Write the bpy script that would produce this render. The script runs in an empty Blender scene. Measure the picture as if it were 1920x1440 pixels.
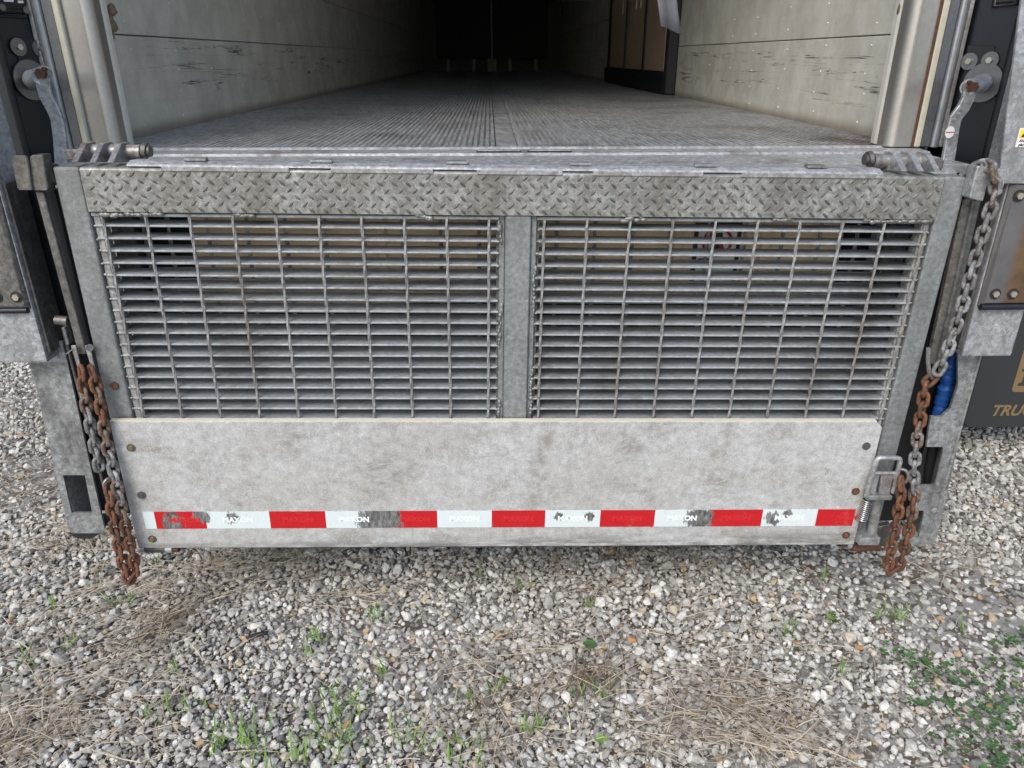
import bpy, bmesh, math, random
import numpy as np
from mathutils import Vector, Matrix, noise as mnoise

R_ = random.Random(7)
NR = np.random.RandomState(11)
S = bpy.context.scene
COL = S.collection

# ------------------------------------------------------------------ camera, sky, sun, exposure
FPX = 1385.0                                   # focal length in photograph pixels (1920 wide)
def _n(v): return v / np.linalg.norm(v)
_up = -_n(np.array([0.0, -(3850 - 720) / FPX, -1.0]))
_fw = _n(np.array([(917 - 960) / FPX, (720 - 107) / FPX, -1.0]))
_fw = _n(_fw - _up * _fw.dot(_up) * 0.5); _up = _n(_up - _fw * _up.dot(_fw)); _rt = np.cross(_fw, _up)
RC = np.array([_rt, _fw, _up])                 # camera -> world rotation
CAM = np.array([-0.068, -1.77, 1.55])
cd = bpy.data.cameras.new('camera'); cam = bpy.data.objects.new('camera', cd); COL.objects.link(cam)
cd.sensor_width = 36.0; cd.lens = FPX / 1920 * 36.0; cd.clip_start = 0.05; cd.clip_end = 2000
_m = Matrix([list(r) for r in RC]).to_4x4(); _m.translation = Vector(CAM); cam.matrix_world = _m
S.camera = cam

SUN_EL, SUN_AZ = math.radians(45), math.radians(205)   # azimuth clockwise from +Y: behind the camera, a little to its left
w = bpy.data.worlds.new('World'); S.world = w; w.use_nodes = True
wn = w.node_tree; bg = wn.nodes['Background']
sky = wn.nodes.new('ShaderNodeTexSky'); sky.sky_type = 'NISHITA'; sky.sun_disc = False
sky.sun_elevation = SUN_EL; sky.sun_rotation = SUN_AZ; sky.air_density = 1.0; sky.dust_density = 2.0; sky.ozone_density = 0.8
wn.links.new(sky.outputs[0], bg.inputs[0]); bg.inputs[1].default_value = 0.15
sd = bpy.data.lights.new('sun', 'SUN'); so = bpy.data.objects.new('sun', sd); COL.objects.link(so)
sd.energy = 1.1; sd.angle = math.radians(32); sd.color = (1.0, 0.955, 0.88)
_sdir = Vector((math.sin(SUN_AZ) * math.cos(SUN_EL), math.cos(SUN_AZ) * math.cos(SUN_EL), math.sin(SUN_EL)))
so.rotation_euler = _sdir.to_track_quat('Z', 'Y').to_euler(); so.location = _sdir * 30
vs = S.view_settings; vs.view_transform = 'Standard'; vs.look = 'None'; vs.exposure = 0.74; vs.gamma = 1.0; vs.use_curve_mapping = False

# points of the photograph put at a known depth (Y), side (X) or height (Z): used to measure real positions
def _ray(u, v): return RC @ np.array([(u - 960) / FPX, (720 - v) / FPX, -1.0])
def PY(u, v, Y): d = _ray(u, v); return Vector(CAM + d * (Y - CAM[1]) / d[1])
def PZ(u, v, Z=0.0): d = _ray(u, v); return Vector(CAM + d * (Z - CAM[2]) / d[2])

# ------------------------------------------------------------------ material helpers
class NT:
    def __init__(s, name):
        s.m = bpy.data.materials.new(name); s.m.use_nodes = True; s.t = s.m.node_tree
        s.b = s.t.nodes['Principled BSDF']; g = s.t.nodes.new('ShaderNodeNewGeometry')
        s.pos = g.outputs['Position']; s.isl = g.outputs['Random Per Island']; s.nrm = g.outputs['Normal']
        o = s.t.nodes.new('ShaderNodeObjectInfo'); s.rnd = o.outputs['Random']
    def n(s, typ, **kw):
        x = s.t.nodes.new(typ)
        for k, v in kw.items(): setattr(x, k, v)
        return x
    def put(s, sock, v):
        if isinstance(v, bpy.types.NodeSocket): s.t.links.new(v, sock)
        elif v is not None:
            if sock.type == 'RGBA' and not hasattr(v, '__len__'): v = (v, v, v, 1)
            elif sock.type == 'RGBA' and len(v) == 3: v = (*v, 1)
            sock.default_value = v
    def math(s, op, a, b=0.0, clamp=False):
        x = s.n('ShaderNodeMath', operation=op, use_clamp=clamp); s.put(x.inputs[0], a); s.put(x.inputs[1], b); return x.outputs[0]
    def scale(s, v, vec=None):
        x = s.n('ShaderNodeMapping'); s.put(x.inputs[0], v if v is not None else s.pos); x.inputs['Scale'].default_value = vec; return x.outputs[0]
    def noise(s, sc, det=6, ro=0.6, vec=None, stretch=None, dist=0.0, off=None):
        x = s.n('ShaderNodeTexNoise'); v = vec or s.pos
        if stretch or off:
            mp = s.n('ShaderNodeMapping'); s.put(mp.inputs[0], v)
            if stretch: mp.inputs['Scale'].default_value = stretch
            if off: mp.inputs['Location'].default_value = off
            v = mp.outputs[0]
        s.put(x.inputs['Vector'], v); x.inputs['Scale'].default_value = sc; x.inputs['Detail'].default_value = det
        x.inputs['Roughness'].default_value = ro; x.inputs['Distortion'].default_value = dist
        return x.outputs['Fac']
    def vor(s, sc, feat='F1', out='Distance', stretch=None):
        x = s.n('ShaderNodeTexVoronoi', feature=feat); v = s.pos if not stretch else s.scale(None, stretch)
        s.put(x.inputs['Vector'], v); x.inputs['Scale'].default_value = sc; return x.outputs[out]
    def ramp(s, f, lo, hi):                       # smooth 0..1 between lo and hi
        x = s.n('ShaderNodeMapRange', interpolation_type='SMOOTHSTEP'); s.put(x.inputs['Value'], f)
        x.inputs['From Min'].default_value = lo; x.inputs['From Max'].default_value = hi; return x.outputs[0]
    def mix(s, f, a, b):
        x = s.n('ShaderNodeMix', data_type='RGBA'); s.put(x.inputs[0], f); s.put(x.inputs[6], a); s.put(x.inputs[7], b); return x.outputs[2]
    def mul(s, col, f):
        x = s.n('ShaderNodeMix', data_type='RGBA', blend_type='MULTIPLY'); x.inputs[0].default_value = 1
        s.put(x.inputs[6], col); s.put(x.inputs[7], f); return x.outputs[2]
    def xyz(s, vec=None):
        x = s.n('ShaderNodeSeparateXYZ'); s.put(x.inputs[0], vec or s.pos); return x.outputs
    def near(s, c, r):                            # 1 at point c, 0 beyond r
        x = s.n('ShaderNodeVectorMath', operation='DISTANCE'); s.put(x.inputs[0], s.pos); x.inputs[1].default_value = c
        y = s.n('ShaderNodeMapRange', interpolation_type='SMOOTHSTEP'); s.put(y.inputs['Value'], x.outputs['Value'])
        y.inputs['From Min'].default_value = r; y.inputs['From Max'].default_value = 0.0; return y.outputs[0]
    def done(s, col, rough=0.6, metal=0.0, bump=None, bs=0.3, bd=0.002, spec=None):
        s.put(s.b.inputs['Base Color'], col); s.put(s.b.inputs['Roughness'], rough); s.put(s.b.inputs['Metallic'], metal)
        if spec is not None: s.put(s.b.inputs['Specular IOR Level'], spec)
        if bump is not None:
            x = s.n('ShaderNodeBump'); x.inputs['Strength'].default_value = bs; x.inputs['Distance'].default_value = bd
            s.put(x.inputs['Height'], bump); s.t.links.new(x.outputs[0], s.b.inputs['Normal'])
        return s.m

def galv(name, a=(.22, .225, .225), b=(.42, .43, .43), dirt=(.10, .088, .07), damt=.5, rust=0.0, metal=.4, rough=.5, bump=.35, white=.25, dsc=5.0, mot=1.0):
    k = NT(name)
    n1 = k.noise(85, 10, .74); n2 = k.noise(dsc, 9, .72, off=(3, 1, 7), stretch=(1, 1, .45)); n3 = k.noise(210, 3, .6); sp = k.vor(95, out='Color')
    c = k.mix(k.ramp(n1, .28, .74), a, b)
    spv = k.xyz(sp)[0]
    c = k.mul(c, k.mix(spv, 1 - .26 * mot, 1 + .18 * mot)); c = k.mul(c, k.mix(k.ramp(k.noise(420, 4, .7), .34, .66), 1 - .26 * mot, 1 + .2 * mot))
    c = k.mix(k.math('MULTIPLY', k.ramp(n2, .62 - .3 * damt, .72 - .05 * damt), .75), c, dirt)
    c = k.mix(k.math('MULTIPLY', k.ramp(k.noise(16, 8, .75, off=(9, 2, 1)), .58, .74), white), c, (.62, .64, .64))
    c = k.mix(k.math('MULTIPLY', k.ramp(n3, .56, .72), .45 * mot), c, (.08, .075, .065))
    if rust:
        rr = k.math('MULTIPLY', k.ramp(k.noise(9, 9, .75, off=(4, 4, 2)), .66 - .22 * rust, .74 - .1 * rust), min(1, .5 + rust * .5))
        c = k.mix(rr, c, k.mix(n1, (.10, .04, .02), (.24, .10, .04)))
    h = k.math('ADD', n1, k.math('MULTIPLY', n3, .5))
    return k.done(c, k.math('ADD', k.math('MULTIPLY', n2, .35), rough - .17), metal, h, bump, .0012)

def plain(name, col, rough=.5, metal=0.0, var=.25, sc=40, bump=.2):
    k = NT(name); n = k.noise(sc, 7, .65)
    return k.done(k.mul(col, k.mix(n, 1 - var, 1 + var)), rough, metal, n, bump, .001)

M = {}
M['galv'] = galv('galvanised_steel')
M['rail'] = galv('galvanised_rail', a=(.20, .215, .215), b=(.40, .42, .42), dirt=(.125, .122, .108), damt=.75, mot=.4, metal=.45, rough=.5, dsc=4)
M['plate'] = galv('worn_tread_plate', a=(.19, .195, .18), b=(.43, .44, .415), dirt=(.12, .108, .085), damt=.75, metal=.3, rough=.42, white=.3, dsc=7)
M['lump'] = galv('worn_tread_lump', a=(.085, .074, .058), b=(.185, .168, .14), dirt=(.08, .065, .045), damt=.6, metal=.2, rough=.5, white=.05)
M['bar'] = galv('grating_steel', a=(.27, .29, .30), b=(.41, .435, .45), dirt=(.12, .11, .09), damt=.5, metal=.1, rough=.5, white=.25, mot=.5)
M['rod'] = galv('grating_rod_steel', a=(.26, .26, .25), b=(.46, .46, .45), dirt=(.16, .10, .06), damt=.55, metal=.35, rough=.5, rust=.22)
M['sill'] = galv('bright_sill_steel', a=(.34, .35, .36), b=(.55, .56, .57), dirt=(.15, .13, .11), damt=.4, metal=.4, rough=.45, white=.4)
M['post'] = galv('satin_post_steel', a=(.44, .42, .385), b=(.50, .48, .44), dirt=(.24, .20, .15), damt=.05, metal=.75, rough=.36, white=.0, bump=.06, mot=.12)
M['alu'] = galv('brushed_post_aluminium', a=(.34, .35, .365), b=(.42, .43, .445), dirt=(.18, .18, .18), damt=.05, metal=.75, rough=.36, white=.0, bump=.06, mot=.15)
M['darkalu'] = galv('dark_post_aluminium', a=(.15, .155, .165), b=(.20, .205, .215), dirt=(.10, .10, .10), damt=.1, metal=.6, rough=.42, white=.0, bump=.06, mot=.2)
M['column'] = galv('streaked_column_zinc', a=(.20, .205, .205), b=(.44, .45, .445), dirt=(.07, .068, .062), damt=.55, metal=.35, rough=.5, white=.45, dsc=8)
M['runner'] = galv('blotched_zinc', a=(.30, .31, .32), b=(.52, .53, .55), dirt=(.18, .175, .165), damt=.55, metal=.35, rough=.5, white=.5, dsc=9)
M['dirtysteel'] = galv('dark_greasy_steel', a=(.12, .115, .105), b=(.26, .25, .23), dirt=(.06, .055, .05), damt=.8, metal=.5, rough=.45, white=.15, dsc=7)
M['arm'] = galv('plain_grey_steel', a=(.36, .365, .365), b=(.52, .525, .525), dirt=(.2, .16, .12), damt=.35, metal=.55, rough=.42, white=.15)
M['weld'] = galv('weld_zinc', a=(.26, .26, .25), b=(.48, .48, .46), dirt=(.16, .14, .11), damt=.6, metal=.35, rough=.55, bump=.6, white=.3)
M['black'] = plain('black_panel', (.012, .0135, .018), .42, 0, .5, 22, .12)
M['dark'] = plain('dark_underside_and_shade', (.010, .010, .011), .75, 0, .4, 15)  # also colours the added sheets that stand for shade
M['rubber'] = plain('black_rubber', (.016, .016, .017), .65, 0, .4, 60)
M['flap'] = plain('grey_black_flap', (.030, .032, .034), .55, 0, .18, 9, .05)
M['gold'] = plain('gold_print', (.21, .145, .065), .55, 0, .15, 30, .0)
M['chrome'] = plain('polished_pin', (.62, .60, .56), .18, 1.0, .1, 50, .05)
M['bolt'] = plain('pale_bolt', (.62, .55, .45), .35, .75, .12, 80, .1)
M['washer'] = plain('steel_washer', (.20, .20, .20), .4, .8, .2, 90, .1)
M['brass'] = plain('yellow_zinc_screw', (.50, .38, .12), .32, .85, .3, 200, .1)
M['greyscrew'] = plain('grey_screw', (.20, .21, .22), .4, .8, .25, 200, .1)
M['white_print'] = plain('white_print', (.80, .80, .78), .5, 0, .05, 30, 0)
M['sign_white'] = plain('dusty_white_decal', (.72, .70, .66), .5, 0, .08, 30, 0)
M['black_print'] = plain('black_print', (.015, .015, .016), .5, 0, .1, 30, 0)
M['red_print'] = plain('red_print', (.48, .02, .02), .5, 0, .1, 30, 0)
M['yellow_print'] = plain('yellow_print', (.80, .62, .03), .5, 0, .05, 30, 0)
M['tape_letter_red'] = plain('pale_red_letter', (.56, .020, .024), .4, 0, .1, 60, 0)
M['tape_letter_white'] = plain('bright_white_letter', (.76, .80, .80), .35, 0, .03, 60, 0)
M['blue'] = plain('blue_sheeting', (.012, .085, .34), .48, 0, .35, 40, .2)
M['seal'] = plain('cream_seal', (.52, .49, .38), .7, 0, .22, 40, .3)
M['bark'] = plain('black_bark', (.018, .017, .018), .7, 0, .5, 90, .6)

def rust(name, a=(.10, .040, .020), b=(.30, .125, .045), grey=.0):
    k = NT(name); n1 = k.noise(120, 8, .75); n2 = k.noise(28, 6, .7, off=(2, 5, 1)); n3 = k.noise(420, 3, .6)
    c = k.mix(k.ramp(n1, .32, .68), a, b)
    c = k.mix(k.math('MULTIPLY', k.ramp(n3, .56, .7), .6), c, (.05, .022, .014))
    if grey: c = k.mix(k.ramp(n2, .62 - grey * .3, .70 - grey * .2), c, (.33, .335, .34))
    return k.done(c, .78 if not grey else .6, 0.0 if not grey else .2, k.math('ADD', n1, n3), .6, .0012)
M['rust'] = rust('orange_rust', (.075, .032, .018), (.22, .092, .038))
M['rust2'] = rust('dark_rust', (.055, .026, .016), (.14, .062, .03))
M['chain_grey'] = rust('weathered_chain_zinc', (.10, .093, .085), (.24, .235, .23), .45)
M['rustsilver'] = galv('rubbed_rusty_steel', a=(.24, .24, .24), b=(.50, .50, .49), dirt=(.11, .08, .06), damt=.85, rust=.45, metal=.5, rough=.4, white=.4, dsc=24)

def m_board():
    k = NT('weathered_board'); n = k.noise(48, 11, .78); f = k.noise(230, 6, .75); big = k.noise(2.6, 8, .68); mid = k.noise(11, 9, .75, off=(7, 0, 1))
    c = k.mix(k.ramp(n, .26, .76), (.32, .32, .31), (.585, .588, .58))
    c = k.mix(k.math('MULTIPLY', k.ramp(big, .42, .64), .5), c, (.37, .35, .31))
    c = k.mix(k.math('MULTIPLY', k.ramp(mid, .47, .68), .72), c, (.26, .245, .215))
    c = k.mul(c, k.mix(k.ramp(f, .32, .68), .76, 1.16))
    for st_, off_, sc_ in (((1, 1, .12), (1, 0, 3), 30), ((.15, 1, 1), (5, 0, 2), 26), ((1, 1, 1), (8, 0, 6), 13)):
        ln = k.ramp(k.math('ABSOLUTE', k.math('SUBTRACT', k.noise(sc_, 5, .75, stretch=st_, off=off_, dist=1.2), .5)), .010, .002)
        gt = k.ramp(k.noise(5, 5, .7, off=off_), .52, .66)
        c = k.mix(k.math('MULTIPLY', k.math('MULTIPLY', ln, gt), .55), c, (.17, .155, .13))
    wl = k.ramp(k.math('ABSOLUTE', k.math('SUBTRACT', k.noise(17, 5, .75, off=(3, 0, 9), dist=1.5), .5)), .008, .001)
    c = k.mix(k.math('MULTIPLY', k.math('MULTIPLY', wl, k.ramp(mid, .42, .56)), .55), c, (.74, .74, .72))
    st = k.ramp(k.noise(9, 9, .78, off=(2.3, 0, 5.1)), .60, .76)
    c = k.mix(k.math('MULTIPLY', st, .7), c, (.17, .145, .105))
    # the two long stains: slanting boot streak near the middle, muddy patch at the left
    x, y, z = k.xyz()
    sx = k.math('SUBTRACT', x, k.math('MULTIPLY', z, .16)); sd_ = k.math('ABSOLUTE', k.math('ADD', sx, .005 + .02))
    strk = k.math('MULTIPLY', k.ramp(sd_, .035, .004), k.ramp(k.noise(30, 8, .75), .36, .62))
    c = k.mix(k.math('MULTIPLY', strk, .6), c, (.19, .165, .13))
    for cx, cz, r in ((-.765, .585, .060), (-.96, .605, .055), (-.36, .53, .13), (.55, .47, .09), (.30, .60, .07), (-.60, .62, .08)):
        pm = k.math('MULTIPLY', k.near((cx, -.03, cz), r), k.ramp(k.noise(24, 9, .82, off=(cx, 0, cz), stretch=(.55, 1, 1.3), dist=1.2), .44, .60))
        c = k.mix(k.math('MULTIPLY', pm, .62), c, (.16, .14, .11))
    drip = k.math('MULTIPLY', k.ramp(k.noise(22, 6, .7, stretch=(1, 1, .05)), .56, .70), k.ramp(k.noise(4, 5, .7), .40, .62))
    c = k.mix(k.math('MULTIPLY', drip, .45), c, (.24, .23, .205))
    edge = k.math('MULTIPLY', k.ramp(z, .325, .272), k.ramp(k.noise(14, 8, .75, stretch=(.4, 1, 3)), .40, .60))
    c = k.mix(k.math('MULTIPLY', edge, .75), c, (.10, .095, .09))
    return k.done(c, .72, 0, k.math('ADD', n, k.math('MULTIPLY', f, .6)), .35, .001)
M['board'] = m_board()
M['raw_edge'] = plain('pale_raw_edge', (.66, .60, .47), .7, 0, .22, 60, .2)

def m_tape(name, col, c2):
    k = NT(name); x, y, z = k.xyz()
    hexc = k.vor(300, 'DISTANCE_TO_EDGE', stretch=(1, 0.0, 1.2))
    c = k.mix(k.ramp(hexc, .02, .10), c2, col)
    c = k.mix(k.math('MULTIPLY', k.ramp(k.noise(18, 7, .7), .56, .74), .35), c, (.30, .29, .27))
    grey = k.mix(k.ramp(k.noise(90, 6, .8, stretch=(1, 1, .35)), .35, .65), (.05, .05, .05), (.26, .26, .25))
    sm = k.ramp(k.noise(26, 7, .72, stretch=(1, 1, .30), off=(1.7, 0, 2.2)), .665, .69)
    c = k.mix(sm, c, grey)
    for u_, v_, r, t in ((712, 972, .075, .22), (722, 962, .05, .30), (325, 978, .04, .34), (378, 968, .03, .34), (435, 972, .028, .42), (1048, 968, .02, .38), (1105, 968, .02, .38), (1310, 972, .05, .28), (1448, 972, .032, .34), (1476, 962, .02, .36)):
        q_ = PY(u_, v_, -.026)
        nr_ = k.near(tuple(q_), r * 1.25); pm = k.math('ADD', nr_, k.math('MULTIPLY', k.math('MULTIPLY', k.ramp(nr_, .02, .25), k.math('SUBTRACT', k.noise(95, 8, .8, stretch=(1, 1, .28), off=(u_ * .01, 0, 0)), .5)), 3.0))
        c = k.mix(k.ramp(pm, t, t + .08), c, grey)
    return k.done(c, .38, 0, hexc, .15, .0006)
M['tape_red'] = m_tape('red_reflective_tape', (.56, .012, .018), (.32, .008, .010))
M['tape_white'] = m_tape('white_reflective_tape', (.66, .72, .72), (.55, .63, .64))

def m_wall(name, a, b):
    k = NT(name); x, y, z = k.xyz()
    n = k.noise(6, 8, .65); sl = k.noise(14, 7, .7, stretch=(1, .10, 2.2)); f = k.noise(150, 4, .7, stretch=(1, .35, 1))
    c = k.mix(k.ramp(n, .3, .72), a, b); c = k.mul(c, k.mix(sl, .88, 1.08)); c = k.mul(c, k.mix(f, .90, 1.08))
    band = k.math('MULTIPLY', k.ramp(z, 1.36, 1.44), k.ramp(z, 1.66, 1.56))
    wave = k.noise(5, 4, .62, stretch=(1, .12, 3.6), dist=.7); crack = k.ramp(k.math('ABSOLUTE', k.math('SUBTRACT', wave, .5)), .011, .003)
    gate = k.math('MULTIPLY', k.ramp(k.noise(3.5, 5, .65, stretch=(1, .35, 1), off=(0, 3, 0)), .38, .55), band)
    c = k.mix(k.math('MULTIPLY', k.math('MULTIPLY', crack, gate), k.ramp(k.noise(11, 5, .7, off=(4, 0, 0), stretch=(1, .3, 1)), .40, .55)), c, (.03, .028, .03))
    dk = k.ramp(k.noise(30, 6, .75, stretch=(1, .06, 1.3), off=(0, 1, 0)), .63, .72)
    c = k.mix(k.math('MULTIPLY', k.math('MULTIPLY', dk, gate), .8), c, (.04, .037, .035))
    lowb = k.math('MULTIPLY', k.ramp(z, 1.31, 1.34), k.ramp(z, 1.42, 1.38))
    sc = k.ramp(k.noise(60, 3, .6, stretch=(1, 1.2, .10)), .60, .70)
    c = k.mix(k.math('MULTIPLY', k.math('MULTIPLY', sc, lowb), .6), c, (.55, .55, .52))
    c = k.mix(k.math('MULTIPLY', k.ramp(z, 1.345, 1.302), .6), c, (.20, .15, .09))
    c = k.mix(k.math('MULTIPLY', k.ramp(k.noise(20, 8, .8), .62, .72), .5), c, (.13, .11, .09))
    return k.done(c, .6, 0, k.math('ADD', sl, f), .25, .001)
M['wall'] = m_wall('scuffed_wall_panel', (.54, .515, .44), (.72, .70, .62))
M['foam'] = plain('broken_pale_foam', (.76, .73, .64), .85, 0, .22, 50, .6)
M['foam_brown'] = plain('brown_foam_crumb', (.18, .125, .075), .9, 0, .5, 90, .8)
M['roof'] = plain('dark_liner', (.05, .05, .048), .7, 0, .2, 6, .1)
M['tan'] = plain('dusty_tan_panel', (.78, .60, .38), .7, 0, .3, 8, .2)
M['door_tan'] = plain('brown_partition_panel', (.42, .31, .21), .6, 0, .15, 8, .1)
M['strip'] = plain('cloudy_plastic', (.13, .135, .14), .65, 0, .3, 30, .2)

def m_floor():
    k = NT('worn_floor_aluminium'); x, y, z = k.xyz()
    n = k.noise(40, 8, .7, stretch=(1, .25, 1)); n2 = k.noise(3, 7, .65)
    c = k.mix(k.ramp(n, .3, .7), (.38, .39, .40), (.74, .755, .77))
    c = k.mix(k.math('MULTIPLY', k.ramp(n2, .48, .68), .5), c, (.17, .16, .14))
    rs = k.math('MULTIPLY', k.math('MULTIPLY', k.ramp(x, .78, 1.15), k.ramp(y, 1.5, .7)), k.ramp(k.noise(12, 9, .78), .36, .58))
    c = k.mix(k.math('MULTIPLY', rs, .85), c, (.12, .06, .035))
    c = k.mix(k.math('MULTIPLY', k.ramp(k.noise(160, 4, .7), .64, .74), .25), c, (.65, .66, .66))
    return k.done(c, k.math('ADD', k.math('MULTIPLY', n, .25), .27), .6, n, .2, .001)
M['floor'] = m_floor()

def m_stone():
    k = NT('limestone_gravel'); r = k.isl; n = k.noise(70, 6, .7); f = k.noise(320, 4, .7)
    cr = k.n('ShaderNodeValToRGB'); k.put(cr.inputs[0], r); e = cr.color_ramp; e.interpolation = 'LINEAR'
    e.elements[0].position = 0; e.elements[0].color = (.13, .13, .13, 1); e.elements[1].position = 1; e.elements[1].color = (.36, .24, .13, 1)
    for p, c in ((.12, (.25, .248, .24)), (.30, (.37, .37, .36)), (.55, (.47, .472, .46)), (.78, (.57, .572, .56)), (.93, (.67, .672, .66)), (.968, (.50, .45, .36)), (.99, (.42, .33, .22))):
        x = e.elements.new(p); x.color = (*c, 1)
    c = k.mul(k.mul(cr.outputs[0], (1.10, 1.07, 1.0)), k.mix(k.ramp(n, .3, .7), .72, 1.16)); c = k.mul(c, k.mix(f, .85, 1.12))
    c = k.mix(k.math('MULTIPLY', k.ramp(k.noise(45, 7, .75, off=(1, 2, 3)), .58, .70), .45), c, (.17, .15, .12))
    return k.done(c, .82, 0, k.math('ADD', n, f), .45, .0015)
M['stone'] = m_stone()
def m_soil():
    k = NT('gritty_soil'); n = k.noise(9, 9, .75); f = k.noise(120, 6, .75); v = k.vor(46, out='Color')
    c = k.mix(k.ramp(n, .3, .7), (.075, .062, .044), (.19, .162, .12)); g = k.xyz(v)[0]
    c = k.mix(k.math('MULTIPLY', k.ramp(g, .35, .6), .8), c, k.mix(g, (.2, .19, .18), (.42, .41, .39)))
    return k.done(k.mul(c, k.mix(f, .6, 1.25)), .9, 0, k.math('ADD', f, g), .8, .006)
M['soil'] = m_soil()
def m_leafy(name, a, b, tr=.0):
    k = NT(name); c = k.mix(k.isl, a, b); c = k.mul(c, k.mix(k.noise(50, 4, .6), .8, 1.2))
    if tr: k.put(k.b.inputs['Subsurface Weight'], 0.0)
    return k.done(c, .6)
M['straw'] = m_leafy('dry_straw', (.20, .15, .095), (.58, .50, .37))
M['straw_dark'] = m_leafy('rotted_straw', (.07, .048, .028), (.20, .145, .085))
M['grass'] = m_leafy('fresh_grass', (.09, .19, .03), (.20, .34, .06))
M['clover'] = m_leafy('clover_leaf', (.035, .085, .022), (.085, .165, .05))

# ------------------------------------------------------------------ mesh helpers
class MB:
    def __init__(s): s.v = []; s.f = []; s.sm = []
    def add(s, vs, fs, smooth=False):
        o = len(s.v); s.v += [tuple(p) for p in vs]; s.f += [tuple(o + i for i in f) for f in fs]; s.sm += [smooth] * len(fs); return s
    def box(s, x0, x1, y0, y1, z0, z1, mat=None):
        P = [Vector((x, y, z)) for x in (x0, x1) for y in (y0, y1) for z in (z0, z1)]
        if mat is not None: P = [mat @ p for p in P]
        return s.add(P, [(0, 1, 3, 2), (4, 6, 7, 5), (0, 4, 5, 1), (2, 3, 7, 6), (0, 2, 6, 4), (1, 5, 7, 3)])
    def prism(s, pts, ext):                       # outline of 3-D points extruded along vector ext
        n = len(pts); ext = Vector(ext); P = [Vector(p) for p in pts]; Q = [p + ext for p in P]
        return s.add(P + Q, [tuple(range(n - 1, -1, -1)), tuple(range(n, 2 * n))] + [(i, (i + 1) % n, n + (i + 1) % n, n + i) for i in range(n)])
    def tube(s, path, r, n=8, closed=False, twist=0.0, smooth=True, rad=None):
        P = [Vector(p) for p in path]; L = len(P); rings = []; prev = None
        for i, p in enumerate(P):
            a = P[(i - 1) % L] if (closed or i > 0) else p; b = P[(i + 1) % L] if (closed or i < L - 1) else p
            t = (b - a).normalized()
            if prev is None:
                h = Vector((0, 0, 1)) if abs(t.z) < .9 else Vector((1, 0, 0)); u = t.cross(h).normalized()
            else:
                u = (prev - t * prev.dot(t)).normalized()
            prev = u; v = t.cross(u); rr = rad[i] if rad else r
            rings.append([p + (u * math.cos(2 * math.pi * j / n + twist * i) + v * math.sin(2 * math.pi * j / n + twist * i)) * rr for j in range(n)])
        V = [q for rg in rings for q in rg]; F = []
        for i in range(L if closed else L - 1):
            for j in range(n):
                a, b = i * n + j, i * n + (j + 1) % n; c, d = ((i + 1) % L) * n + (j + 1) % n, ((i + 1) % L) * n + j
                F.append((a, b, c, d))
        s.add(V, F, smooth)
        if not closed: s.add(rings[0] + rings[-1], [tuple(range(n - 1, -1, -1)), tuple(range(n, 2 * n))])
        return s
    def cyl(s, a, b, r, n=16): return s.tube([a, b], r, n)
    def ball(s, c, r, sub=1, sc=(1, 1, 1)):
        bm = bmesh.new(); bmesh.ops.create_icosphere(bm, subdivisions=sub, radius=1)
        s.add([Vector((v.co.x * r * sc[0], v.co.y * r * sc[1], v.co.z * r * sc[2])) + Vector(c) for v in bm.verts], [tuple(v.index for v in f.verts) for f in bm.faces], True); bm.free(); return s
    def mesh(s, name, mat, bevel=0.0, seg=1):
        me = bpy.data.meshes.new(name); me.from_pydata(s.v, [], s.f); me.polygons.foreach_set('use_smooth', s.sm); me.materials.append(mat)
        bm = bmesh.new(); bm.from_mesh(me); bmesh.ops.recalc_face_normals(bm, faces=bm.faces)
        if bevel:
            ed = [e for e in bm.edges if len(e.link_faces) == 2 and e.calc_face_angle(0) > .6]
            bmesh.ops.bevel(bm, geom=ed, offset=bevel, segments=seg, affect='EDGES', profile=.6)
        bm.to_mesh(me); bm.free(); return me
    def build(s, name, mat, parent=None, bevel=0.0, seg=1, at=None):
        return place(s.mesh(name, mat, bevel, seg), name, parent, at)
def place(me, name, parent=None, mat=None):
    o = bpy.data.objects.new(name, me); COL.objects.link(o)
    if parent is not None: o.parent = parent
    if mat is not None: o.matrix_local = mat
    return o
def tag(o, label=None, cat=None, group=None, kind=None):
    for k_, v in (('label', label), ('category', cat), ('group', group), ('kind', kind)):
        if v: o[k_] = v
    return o
def thing(name, label, cat, loc=(0, 0, 0), group=None):
    o = bpy.data.objects.new(name, None); COL.objects.link(o); o.location = loc; o.empty_display_size = .1
    return tag(o, label, cat, group)
class Rel:                                        # build parts of a thing in world coordinates
    def __init__(s, root): s.r = root; s.off = Matrix.Translation(-Vector(root.location))
    def part(s, mb, name, mat, parent=None, bevel=0.0, seg=1):
        if parent is None: return mb.build(name, mat, s.r, bevel, seg, s.off)
        return mb.build(name, mat, parent, bevel, seg)
def text_mesh(txt, size, mat, bold=.0, font_shear=0.0, ext=.0004):
    cu = bpy.data.curves.new('lettering', 'FONT'); cu.body = txt; cu.size = size; cu.align_x = 'CENTER'; cu.align_y = 'CENTER'
    cu.offset = bold; cu.shear = font_shear; cu.extrude = ext; cu.resolution_u = 3
    o = bpy.data.objects.new('lettering', cu); COL.objects.link(o)
    me = bpy.data.meshes.new_from_object(o.evaluated_get(bpy.context.evaluated_depsgraph_get())); bpy.data.objects.remove(o)
    me.materials.clear(); me.materials.append(mat); me.name = 'lettering'; return me
FACE = Matrix.Rotation(math.pi / 2, 4, 'X')       # text lying in XY turned to face -Y
T = Matrix.Translation

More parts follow.
